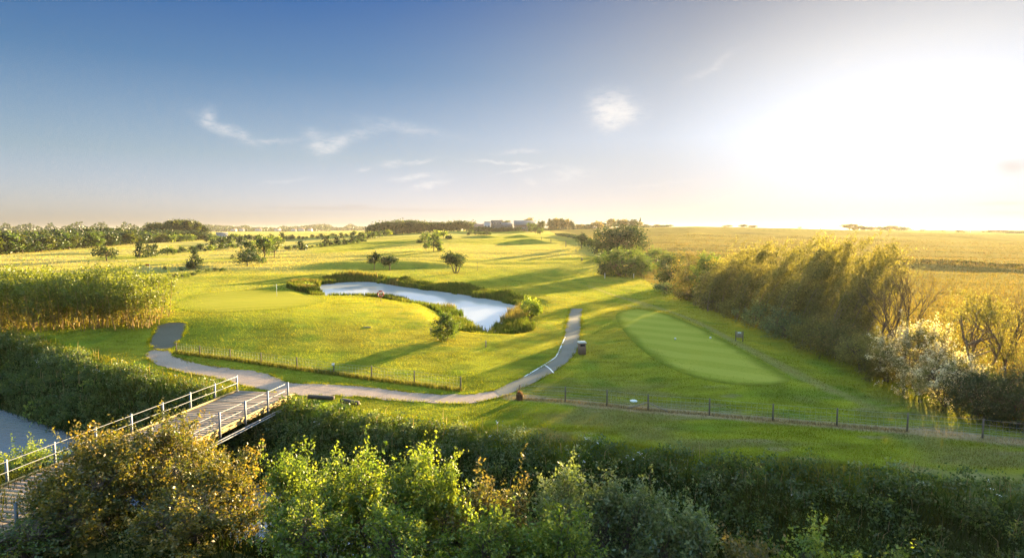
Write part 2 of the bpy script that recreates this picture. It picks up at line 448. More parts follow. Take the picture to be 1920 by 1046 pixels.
# ---------------------------------------------------------------- the ground sheet
def region_cols(x, y, s=None):
    """real-world ground-cover colour at x,y (what grows there), and sward height"""
    if s is None: s = ditch_s(x, y)
    n1 = vnoise(x, y, 9, 21); n2 = vnoise(x, y, 2.3, 22); n3 = vnoise(x, y, 40, 23); n4 = vnoise(x, y, .8, 24)
    r = np.hypot(x, y)
    def mixv(a, b, t): t = np.asarray(t)[..., None]; return a * (1 - t) + np.asarray(b) * t
    C = np.tile(np.array([.168, .180, .013]), (*np.shape(x), 1)) * 1.0
    C = mixv(C, (.245, .205, .02), sstep((n1 * .6 + n3 * .6 - .42) * 2.2) * .85)
    C = mixv(C, (.075, .13, .012), sstep((n2 - .55) * 3) * .6); C = C * (1 + (.8 * vnoise(x * .7, y * 1.4, 1.0, 27) - .38) * np.exp(-r / 110.0))[..., None]
    h = np.full(np.shape(x), .07)
    mow = (y > 40) & (y < 330) & (x < xbound(y) - 3)
    C = C * (1 + np.where(mow, .075, 0) * np.tanh(3 * np.sin((x * .86 + y * .30 + 1.5 * vnoise(x, y, 25, 29)) / 1.05)))[..., None]
    # golden longer rough on the far slopes
    fr = sstep((y - 150) / 60.0) * sstep((n3 - .25 + .25 * vnoise(x, y * 2.5, 30, 31)) * 2.0)
    C = mixv(C, (.30, .235, .055), fr * .85); h = h + fr * .1
    # fairway down the middle stays greener
    # left rough ground with dry grass
    lr = sstep((-x - 0.30 * y) / 20.0) * sstep((y - 120) / 40) * sstep((vnoise(x, y * 2.2, 26, 33) - .32) * 3)
    C = mixv(C, (.30, .24, .085), lr * .7); h = h + lr * .15
    # wheat / barley fields on the right
    wx = sstep((x - xbound(y)) / 1.5)
    wheat = np.array([.27, .195, .065]); C2 = wheat * (0.34 + .16 * n1)[..., None]
    near = 1 - sstep((y - 150) / 60.0)
    C2 = mixv(C2, np.array([.14, .105, .024]), near * .8)
    tl = np.abs(((y + .10 * x + 10 * np.sin(x / 90.0)) % 24.0) - 12) ; C2 = C2 * (1 - .45 * (1 - sstep((np.abs(tl - 1.0) - .25) / .4)) * (1 - near * .6))[..., None]
    C = mixv(C, C2, wx); h = h * (1 - wx) + wx * .35
    # dark crop field far on the left
    df = sstep((r - 1150) / 200) * (1 - sstep((r - 2300) / 300)) * sstep((-x / np.maximum(y, 1) - .22) / .02) * (1 - sstep((-x / np.maximum(y, 1) - .50) / .02))
    C = mixv(C, (.07, .085, .02), sstep((r - 800) / 200) * sstep((-x / np.maximum(y, 1) - .20) / .05))
    C = mixv(C, (.035, .06, .016), df)
    # mown band between path, fence and bank : patchy, worn
    wr = (1 - sstep((s + 12) / -6.0)) * (1 - wx) * sstep((x + 2) / 6)
    C = mixv(C, (.15, .135, .05), wr * sstep((vnoise(x * .5, y, 1.3, 41) * .6 + n1 * .6 - .5) * 3) * .75)
    C = mixv(C, (.20, .17, .08), wr * sstep((vnoise(x * .3 + y * .1, y, .7, 42) - .74) * 6) * .8)
    # straw strip under the right fence
    d = seg_dist(x, y, STRAW); wv = .55 + .5 * vnoise(x, y, 1.7, 43)
    st = (1 - sstep((d - wv * .6) / .5)) * (.55 + .45 * n4)
    C = mixv(C, (.34, .235, .15), st * .95)
    # bank soil
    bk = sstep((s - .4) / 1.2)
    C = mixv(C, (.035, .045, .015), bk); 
    # worn line by the hedge (tyre tracks)
    for pl in TRACKS:
        d = seg_dist(x, y, pl)
        C = mixv(C, (.21, .185, .07), (1 - sstep((d - .25) / .5)) * .6)
    return C, h

STRAW = [hit(a, b)[:2] for a, b in [(962, 744), (985, 745), (1060, 753), (1138, 761), (1215, 769), (1330, 778), (1449, 788), (1569, 797), (1701, 807), (1842, 822), (1915, 828)]]
TRACKS = [[hit(a, b)[:2] for a, b in [(1180, 560), (1250, 582), (1330, 615), (1420, 660), (1520, 710), (1640, 765)]],
          [hit(a, b)[:2] for a, b in [(1170, 572), (1235, 580), (1310, 604), (1400, 654), (1500, 708), (1560, 735)]],
          [hit(a, b)[:2] for a, b in [(1100, 535), (1160, 556), (1215, 575)]]]

def ground():
    th = np.concatenate([np.radians(np.arange(-180, -50, 2.5)), np.radians(np.arange(-50, 50.01, .13)), np.radians(np.arange(52.5, 180, 2.5))])
    rr = np.concatenate([np.geomspace(1.5, 17, 30)[:-1], 17 * np.exp(np.arange(0, math.log(900 / 17), .0075)), np.geomspace(905, 9000, 60)])
    nT, nR = len(th), len(rr)
    A, R_ = np.meshgrid(th, rr)
    x = R_ * np.sin(A); y = R_ * np.cos(A)
    s = ditch_s(x, y)
    z = T(x, y)
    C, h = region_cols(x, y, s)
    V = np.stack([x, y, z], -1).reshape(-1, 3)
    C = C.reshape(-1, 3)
    V = np.vstack([V, [[0, 0, Tz(0, 0)]]]); C = np.vstack([C, C[:1]])
    i = np.arange(nR - 1)[:, None] * nT; j = np.arange(nT)[None, :]; j2 = (j + 1) % nT
    Q = np.stack([i + j, i + nT + j, i + nT + j2, i + j2], -1).reshape(-1, 4)
    Q = Q[:, ::-1]
    c = len(V) - 1
    tri = np.stack([np.full(nT, c), np.arange(nT), (np.arange(nT) + 1) % nT], -1)[:, ::-1]
    m, n = nt('ground_cover')
    at_ = nd(n, 'ShaderNodeVertexColor'); at_.layer_name = 'Col'
    v = objco(n)
    f1 = noise(n, v, 1.6, 6, .65); f2 = noise(n, objco(n, (.6, 2.2, 1)), .35, 5, .6)
    k = mth(n, 'MULTIPLY', mth(n, 'MULTIPLY_ADD', f1, .9, .55), mth(n, 'MULTIPLY_ADD', f2, .7, .65))
    vm = nd(n, 'ShaderNodeVectorMath', operation='SCALE'); n.links.new(at_.outputs[0], vm.inputs[0]); n.links.new(k, vm.inputs['Scale'])
    b = nd(n, 'ShaderNodeBsdfPrincipled'); b.inputs['Roughness'].default_value = 1; b.inputs['Specular IOR Level'].default_value = 0
    b.inputs['Sheen Weight'].default_value = .15; b.inputs['Sheen Roughness'].default_value = .5; b.inputs['Sheen Tint'].default_value = (.75, .7, .22, 1)
    n.links.new(vm.outputs[0], b.inputs['Base Color'])
    bp = nd(n, 'ShaderNodeBump'); bp.inputs['Strength'].default_value = 1.0; bp.inputs['Distance'].default_value = .10
    n.links.new(noise(n, v, 3.5, 8, .7), bp.inputs['Height']); n.links.new(bp.outputs[0], b.inputs['Normal'])
    o = nd(n, 'ShaderNodeOutputMaterial'); n.links.new(b.outputs[0], o.inputs[0])
    me = new_mesh('ground', V, [tri, Q], m, True)
    set_col(me, C)
    tag(link('ground', me), kind='structure')
ground()

# ---------------------------------------------------------------- draped sheets : paths, greens
def resample(P, n):
    P = np.asarray(P, float); d = np.concatenate([[0], np.cumsum(np.hypot(*np.diff(P, axis=0).T))])
    t = np.linspace(0, d[-1], n)
    return np.stack([np.interp(t, d, P[:, 0]), np.interp(t, d, P[:, 1])], -1)
def smooth_poly(P, closed=False, it=2):
    P = np.asarray(P, float)
    for _ in range(it):
        A = P if closed else P[:-1]; B = np.roll(P, -1, 0) if closed else P[1:]
        Q = np.stack([.75 * A + .25 * B, .25 * A + .75 * B], 1).reshape(-1, 2)
        P = Q if closed else np.vstack([P[:1], Q, P[-1:]])
    return P
def strip(name, L, R, lift, mat, n=120, m=8, wob=0.0):
    L = resample(smooth_poly(L), n); R = resample(smooth_poly(R), n)
    if wob:
        k = (vnoise(L[:, 0], L[:, 1], .35, 5) * .5 + vnoise(L[:, 0], L[:, 1], 1.3, 7) * .5 - .5)[:, None] * wob; L = L + k * (L - R) / np.maximum(np.linalg.norm(L - R, axis=1), .1)[:, None]
        k = (vnoise(R[:, 0], R[:, 1], .35, 6) * .5 + vnoise(R[:, 0], R[:, 1], 1.3, 8) * .5 - .5)[:, None] * wob; R = R + k * (R - L) / np.maximum(np.linalg.norm(L - R, axis=1), .1)[:, None]
    t = np.linspace(0, 1, m)[None, :, None]
    G = L[:, None] * (1 - t) + R[:, None] * t
    z = T(G[..., 0], G[..., 1]) + lift
    V = np.concatenate([G, z[..., None]], -1).reshape(-1, 3)
    i = np.arange(n - 1)[:, None] * m; j = np.arange(m - 1)[None]
    Q = np.stack([i + j, i + j + 1, i + m + j + 1, i + m + j], -1).reshape(-1, 4)
    me = new_mesh(name, V, Q, mat, True)
    return tag(link(name, me), kind='structure')
def fan(name, P, lift, mat, rings=26, sm=3):
    P = smooth_poly(P, True, sm); P = resample(np.vstack([P, P[:1]]), 120)[:-1]; c = P.mean(0)
    t = np.linspace(0, 1, rings + 1)[1:, None, None]
    G = (c + (P[None] - c) * t)
    z = T(G[..., 0], G[..., 1]) + lift
    n = len(P)
    V = np.vstack([np.concatenate([G, z[..., None]], -1).reshape(-1, 3), [[c[0], c[1], Tz(*c) + lift]]])
    i = np.arange(rings - 1)[:, None] * n; j = np.arange(n)[None]; j2 = (j + 1) % n
    Q = np.stack([i + j, i + n + j, i + n + j2, i + j2], -1).reshape(-1, 4)
    tri = np.stack([np.full(n, len(V) - 1), np.arange(n), (np.arange(n) + 1) % n], -1)
    a = P; area = np.sum(a[:, 0] * np.roll(a[:, 1], -1) - np.roll(a[:, 0], -1) * a[:, 1])
    if area < 0: Q = Q[:, ::-1]; tri = tri[:, ::-1]
    me = new_mesh(name, V, [tri, Q], mat, True)
    if name.endswith(('green', 'ground')):
        dd = seg_dist(V[:, 0], V[:, 1], [tuple(q) for q in P], True) * (.6 + .8 * vnoise(V[:, 0], V[:, 1], 1.8, 17)); k = sstep(dd / (2.6 if name[0] == 'p' else 1.3))
        set_col(me, np.stack([k, k, k], -1))
    return tag(link(name, me), kind='structure')

def mat_ground(name, c1, c2, c3, s1=.5, s2=14, rough=.9, bump_=.6, dist=.02, stripes=None, spec=.15, sheen=0, edge=None):
    m, n = nt(name); v = objco(n)
    f = noise(n, v, s1, 5); g = noise(n, v, s2, 4, .7)
    col = ramp(n, f, [(.32, c1), (.68, c2)])
    col = mixc(n, mth(n, 'MULTIPLY_ADD', g, 2.4, -.9, clamp=True), col, c3)
    if edge:
        ea = nd(n, 'ShaderNodeVertexColor'); ea.layer_name = 'Col'
    if stripes:
        ang, wl, amt, cs = stripes
        sp = nd(n, 'ShaderNodeSeparateXYZ'); n.links.new(v, sp.inputs[0])
        w = mth(n, 'ADD', mth(n, 'MULTIPLY', sp.outputs[0], math.cos(ang) * 2 * PI / wl), mth(n, 'MULTIPLY', sp.outputs[1], math.sin(ang) * 2 * PI / wl))
        w = mth(n, 'ADD', w, mth(n, 'MULTIPLY', noise(n, v, .12, 2), 3.0))
        col = mixc(n, mth(n, 'MULTIPLY', mth(n, 'MULTIPLY_ADD', mth(n, 'SINE', w), 2.0, .5, clamp=True), amt), col, cs)
    if edge: col = mixc(n, ea.outputs[0], ramp(n, noise(n, v, 1.4, 6, .7), [(.3, tuple(.55 * q for q in edge)), (.7, tuple(1.2 * q for q in edge))]), col)
    b = nd(n, 'ShaderNodeBsdfPrincipled'); b.inputs['Roughness'].default_value = rough; b.inputs['Specular IOR Level'].default_value = spec
    if sheen: b.inputs['Sheen Weight'].default_value = sheen; b.inputs['Sheen Tint'].default_value = (.75, .8, .25, 1)
    n.links.new(col, b.inputs['Base Color'])
    bp = nd(n, 'ShaderNodeBump'); bp.inputs['Strength'].default_value = bump_; bp.inputs['Distance'].default_value = dist
    n.links.new(noise(n, v, s2 * 2, 4, .7), bp.inputs['Height']); n.links.new(bp.outputs[0], b.inputs['Normal'])
    o = nd(n, 'ShaderNodeOutputMaterial'); n.links.new(b.outputs[0], o.inputs[0]); return m

M_gravel = mat_ground('gravel', (.34, .245, .19), (.42, .315, .25), (.22, .155, .12), .6, 9, .95, 1.0, .03)
M_tar = mat_ground('worn_tarmac', (.115, .11, .092), (.165, .155, .13), (.20, .18, .14), .35, 11, .9, .6, .015)
M_tard = mat_ground('old_tarmac', (.085, .075, .052), (.12, .105, .075), (.16, .14, .10), .35, 8, .9, .6, .015)
M_white = mat_ground('road_paint', (.72, .72, .68), (.8, .8, .77), (.55, .55, .5), 2, 14, .7, .2, .005)
M_tee = mat_ground('mown_tee_turf', (.235, .245, .028), (.30, .285, .038), (.18, .20, .02), .13, 5, 1, .8, .02, (.95, 4.6, .6, (.31, .295, .05)), 0, .1, (.135, .155, .012))
M_green = mat_ground('mown_green_turf', (.17, .17, .012), (.21, .185, .014), (.14, .15, .012), .2, 5, 1, .8, .02, (2.2, 4.2, .5, (.25, .215, .022)), 0, .06, (.15, .16, .012))
def H2(L): return [hit(a, b)[:2] for a, b in L]
GR_UP = [(318, 657), (328, 671), (370, 683), (440, 693), (490, 698), (520, 707), (537, 719), (620, 720), (700, 727), (780, 737), (850, 741), (890, 739), (932, 731)]
GR_LO = [(286, 656), (273, 666), (282, 679), (315, 692), (360, 702), (420, 711), (446, 722), (545, 743), (640, 741), (720, 749), (800, 755), (870, 758), (905, 753), (948, 743)]
TA_L = [(926, 733), (980, 708), (1024, 685), (1048, 662), (1057, 636), (1063, 605), (1069, 579)]
TA_R = [(942, 745), (1008, 716), (1050, 690), (1075, 670), (1086, 648), (1089, 612), (1092, 579)]
strip('gravel_path', H2(GR_UP), H2(GR_LO), .035, M_gravel, 700, 12, .6)
strip('cart_path', H2(TA_L), H2(TA_R), .05, M_tar, 120, 8)
PAD = [(283, 632), (298, 607), (362, 603), (320, 659), (293, 657), (279, 646)]
fan('tarmac_apron', H2(PAD), .03, M_tard, 14, 1)
fan('teeing_ground', [tuple(p) for p in GREEN], .03, M_tee, 40)
GL_PX = [(318, 574), (345, 556), (400, 548), (470, 543), (530, 545), (585, 553), (622, 563), (575, 576), (470, 585), (360, 589)]
fan('putting_green', H2(GL_PX), .03, M_green, 26)
def line(name, P, w, lift, mat):
    P = smooth_poly(np.array(H2(P)), it=1); d = np.gradient(P, axis=0); d /= np.linalg.norm(d, axis=1)[:, None]
    nrm = np.stack([-d[:, 1], d[:, 0]], -1) * w / 2
    return strip(name, P + nrm, P - nrm, lift, mat, 60, 3)
tag(line('path_edge_line', [(983, 707), (1012, 690), (1040, 672), (1044, 668), (1060, 632)], .12, .058, M_white))
tag(line('path_cross_line', [(1021, 685), (1030, 691), (1038, 700)], .12, .058, M_white))

# ---------------------------------------------------------------- water
def mat_water(name, deep, rough, bs, bd, scale, stretch, ior=1.33):
    m, n = nt(name); v = objco(n, stretch)
    b = nd(n, 'ShaderNodeBsdfPrincipled'); b.inputs['Base Color'].default_value = (*deep, 1); b.inputs['Roughness'].default_value = rough
    b.inputs['IOR'].default_value = ior; b.inputs['Specular IOR Level'].default_value = .5
    bp = nd(n, 'ShaderNodeBump'); bp.inputs['Strength'].default_value = bs; bp.inputs['Distance'].default_value = bd
    n.links.new(noise(n, v, scale, 4, .6), bp.inputs['Height']); n.links.new(bp.outputs[0], b.inputs['Normal'])
    o = nd(n, 'ShaderNodeOutputMaterial'); n.links.new(b.outputs[0], o.inputs[0]); return m
P = smooth_poly(POND, True, 2)
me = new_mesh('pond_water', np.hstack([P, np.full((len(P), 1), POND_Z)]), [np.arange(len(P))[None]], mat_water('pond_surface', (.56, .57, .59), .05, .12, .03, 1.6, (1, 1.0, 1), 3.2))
if me.polygons[0].normal.z < 0: me.flip_normals()
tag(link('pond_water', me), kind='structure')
e = resample(EDGE[1:-1], 160); dd = np.gradient(e, axis=0); dd /= np.linalg.norm(dd, axis=1)[:, None]; nn = np.stack([dd[:, 1], -dd[:, 0]], -1)
A_, B_ = e + nn * 4.6, e + nn * 12.4
V = np.vstack([np.hstack([A_, np.full((160, 1), -3.0)]), np.hstack([B_, np.full((160, 1), -3.0)])])
i = np.arange(159); Q = np.stack([i, i + 160, i + 161, i + 1], -1)
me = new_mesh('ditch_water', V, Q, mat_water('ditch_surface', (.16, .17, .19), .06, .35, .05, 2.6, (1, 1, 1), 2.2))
if me.polygons[0].normal.z < 0: me.flip_normals()
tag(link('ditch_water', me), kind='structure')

# ---------------------------------------------------------------- grass
PATHS = [np.vstack([smooth_poly(H2(GR_UP)), smooth_poly(H2(GR_LO))[::-1]]), np.vstack([smooth_poly(H2(TA_L)), smooth_poly(H2(TA_R))[::-1]]), np.array(H2(PAD)), smooth_poly(GREEN, True, 2), smooth_poly(np.array(H2(GL_PX)), True, 2)]
def blades(name, x, y, z, C, h, w, lean=.35, mat=None, bend=False, jit=.35):
    n = len(x)
    a = rng.uniform(0, 2 * PI, n); l = rng.uniform(0, 2 * PI, n)
    h = h * rng.uniform(.55, 1.3, n); ll = h * lean * rng.uniform(.2, 1.4, n)
    dx, dy = np.cos(a) * w / 2, np.sin(a) * w / 2
    lx, ly = np.cos(l) * ll, np.sin(l) * ll
    P0 = np.stack([x - dx, y - dy, z - .02], -1); P1 = np.stack([x + dx, y + dy, z - .02], -1)
    C = C * (1 + rng.uniform(-1, 1, (n, 1)) * jit) * (1 + rng.uniform(-.1, .1, (n, 3)))
    if not bend:
        P2 = np.stack([x + lx, y + ly, z + h], -1)
        V = np.stack([P0, P1, P2], 1).reshape(-1, 3); Fc = np.arange(3 * n).reshape(-1, 3); CC = np.repeat(C, 3, 0); fl = [Fc]
    else:
        M0 = np.stack([x - dx * .85 + lx * .35, y - dy * .85 + ly * .35, z + h * .62], -1); M1 = np.stack([x + dx * .85 + lx * .35, y + dy * .85 + ly * .35, z + h * .62], -1)
        P2 = np.stack([x + lx * 1.5, y + ly * 1.5, z + h * .92], -1)
        V = np.stack([P0, P1, M1, M0, P2], 1).reshape(-1, 3); k = np.arange(n)[:, None] * 5
        fl = [k + np.array([3, 2, 4]), k + np.array([0, 1, 2, 3])]; CC = np.repeat(C, 5, 0)
    me = new_mesh(name, V, fl, mat); set_col(me, np.clip(CC, 0, 1))
    return me
M_grass = mat_blade('grass_blades')
def scatter_turf(N):
    v = rng.uniform(36, 460, N); r = CAMH * F / v; th = rng.uniform(-math.radians(43), math.radians(43), N)
    y = r; x = r * np.tan(th)
    s = ditch_s(x, y); ok = (s < .3)
    for i, P in enumerate(PATHS): ok &= ~(inside(x, y, P) & (seg_dist(x, y, P, True) > rng.uniform(0, 1, N) ** 2 * (.35 if i < 3 else 4.5 if i == 4 else 2.6)))
    ok &= seg_dist(x, y, POND, True) > .4; ok &= ~inside(x, y, POND)
    x, y, s = x[ok], y[ok], s[ok]
    C, h = region_cols(x, y, s)
    z = T(x, y); r = np.hypot(x, y)
    tuft = vnoise(x, y, 1.1, 51) * .6 + vnoise(x, y, 4, 52) * .6
    h = np.maximum(h * (.5 + .9 * tuft), np.minimum(.0011 * r, .13))
    h = np.where(s > -1.2, h + .12, h)
    w = np.maximum(.02, .0013 * r) * rng.uniform(.6, 1.2, len(x))
    me = blades('meadow_grass', x, y, z, C * 1.15, h, w, .5, M_grass, False, (.10 + .28 * np.exp(-r / 90.0))[:, None])
    tag(link('meadow_grass', me), 'sunlit grass covering the golf course and fields', 'grass', kind='stuff')
scatter_turf(520000)

def verge():
    xs = []
    for L in (GR_UP, GR_LO, TA_L, TA_R, PAD + PAD[:1]):
        P = resample(smooth_poly(H2(L)), 400); i = rng.integers(0, 400, 3000)
        xs.append(P[i] + rng.normal(size=(3000, 2)) * .16 * rng.uniform(.2, 1.4, (3000, 1)))
    xy = np.vstack(xs); x, y = xy[:, 0], xy[:, 1]
    s_ = ditch_s(x, y); ok = (s_ < .2) & (vnoise(x, y, .7, 57) > .36); x, y = x[ok], y[ok]
    C, h = region_cols(x, y)
    me = blades('verge_grass', x, y, T(x, y) + .03, C * 1.1, np.full(len(x), .13), np.full(len(x), .045) * np.maximum(1, y / 55), .8, M_grass)
    tag(link('verge_grass', me), 'grass tufts creeping over the edges of the paths', 'grass', kind='stuff')
verge()
# ---------------------------------------------------------------- leaves, twigs, trees
M_bark = mat_plain('bark_brown', (.075, .055, .038), (.14, .105, .075), 9, .95, .5, stretch=(1, 1, .25))
M_barkg = mat_plain('bark_golden', (.24, .155, .05), (.36, .25, .09), 9, .9, .3, stretch=(1, 1, .25))
M_barkp = mat_plain('bark_pale', (.16, .115, .075), (.25, .185, .125), 9, .95, .4, stretch=(1, 1, .25))
L_green = mat_leaf('leaf_green', [(0, (0.039, 0.075, 0.013)), (.5, (0.072, 0.111, 0.018)), (1, (0.130, 0.150, 0.023))])
L_dark = mat_leaf('leaf_dark_green', [(0, (.020, .040, .010)), (.5, (.034, .056, .013)), (1, (.06, .075, .017))], trans=.35)
L_haw = mat_leaf('leaf_hawthorn', [(0, (.035, .06, .012)), (.42, (.09, .10, .016)), (.7, (.20, .155, .025)), (1, (.27, .165, .035))], trans=.48)
L_yel = mat_leaf('leaf_yellow_green', [(0, (.045, .09, .016)), (.4, (.11, .17, .02)), (.75, (.22, .255, .028)), (1, (.38, .37, .04))], trans=.5)
L_red = mat_leaf('leaf_reddish_olive', [(0, (0.054, 0.069, 0.018)), (.5, (0.128, 0.120, 0.027)), (1, (0.255, 0.158, 0.053))])
L_sil = mat_leaf('leaf_grey_green', [(0, (.05, .085, .025)), (.5, (.115, .155, .045)), (1, (.25, .27, .11))], gloss=.06)
L_wil = mat_leaf('leaf_willow', [(0, (.085, .09, .024)), (.5, (.165, .15, .036)), (1, (.28, .23, .06))], trans=.5)
L_cop = mat_leaf('leaf_coppice', [(0, (.34, .25, .05)), (.3, (.27, .22, .04)), (.5, (.10, .125, .018)), (.85, (.15, .175, .022)), (1, (.27, .28, .038))], trans=.52)
L_blo = mat_leaf('leaf_and_blossom', [(0, (.09, .11, .025)), (.40, (.18, .17, .05)), (.55, (.30, .25, .12)), (.62, (.70, .62, .50)), (1, (.80, .74, .64))], trans=.45)
L_far = mat_leaf('leaf_far', [(0, (.035, .055, .010)), (.5, (.065, .08, .013)), (1, (.12, .115, .02))])

def unit(v): return v / (np.linalg.norm(v, axis=-1, keepdims=True) + 1e-9)

def shell_points(g, n, c, r, shell=.55, lump=.25, zmin=-.75):
    d = unit(g.normal(size=(n, 3))); d[:, 2] = np.where(d[:, 2] < zmin, -d[:, 2], d[:, 2])
    k = np.zeros(n)
    for _ in range(5):
        w = unit(g.normal(size=3)); k += np.cos(3.2 * (d @ w) * 2 + g.uniform(0, 6)) * .4
    rad = (shell + (1 - shell) * np.sqrt(g.uniform(0, 1, n))) * (1 + lump * k * .5)
    return np.asarray(c) + d * rad[:, None] * np.asarray(r), d

def leaf_quads(g, cl, out, n_leaf, leaf, clump_r, shoot_n, shoot_len, up, lean, tip=.35, tint0=None, ratio=.55, jit=.8, spread=.5, long_=0.0):
    """leaves along little shoots grouped in clumps"""
    nc = len(cl); ns = nc * shoot_n
    ci = np.repeat(np.arange(nc), shoot_n)
    b = cl[ci] + g.normal(size=(ns, 3)) * clump_r * np.array([1, 1, .8])
    d = unit(out[ci] * .8 + np.array([0, 0, up]) + np.asarray(lean) + g.normal(size=(ns, 3)) * spread)
    L = shoot_len * g.uniform(.4, 1.4, ns) * np.where(g.uniform(size=ns) < long_, 2.3, 1)
    ctint = (g.uniform(0, 1, nc) if tint0 is None else tint0)[ci] * .55 + g.uniform(0, .45, ns)
    si = g.choice(ns, n_leaf, p=L / L.sum()); t = g.uniform(0, 1, n_leaf)
    P = b[si] + d[si] * (L[si] * t)[:, None] + g.normal(size=(n_leaf, 3)) * leaf * jit
    a = unit(d[si] * .5 + g.normal(size=(n_leaf, 3)) * .8)
    c = unit(np.cross(a, g.normal(size=(n_leaf, 3))))
    sz = leaf * g.uniform(.45, 1.5, n_leaf)[:, None]
    a = a * sz * .6; c = c * sz * ratio * .6
    V = np.stack([P - a, P + c - a * .1, P + a, P - c - a * .1], 1).reshape(-1, 3)
    tint = np.clip(ctint[si] * (1 - tip) + tip * t + g.normal(size=n_leaf) * .06, 0, 1)
    Cc = np.stack([tint, g.uniform(0, 1, n_leaf), g.uniform(0, 1, n_leaf)], -1)
    return V, np.repeat(Cc, 4, 0)

def leaf_mesh(name, V, C, mat):
    me = new_mesh(name, V, np.arange(len(V)).reshape(-1, 4), mat); set_col(me, C); return me

def limb(mb, g, a, b, r0, r1, wig=.12, n=5, sides=5):
    a = np.asarray(a, float); b = np.asarray(b, float); L = np.linalg.norm(b - a)
    t = np.linspace(0, 1, n)[:, None]
    P = a + (b - a) * t + g.normal(size=(n, 3)) * wig * L * np.sin(t * PI) * .5
    P[:, 2] += np.sin(t[:, 0] * PI) * L * .05
    mb.tube(list(P), list(r0 + (r1 - r0) * t[:, 0]), sides, cap=False)
    return P

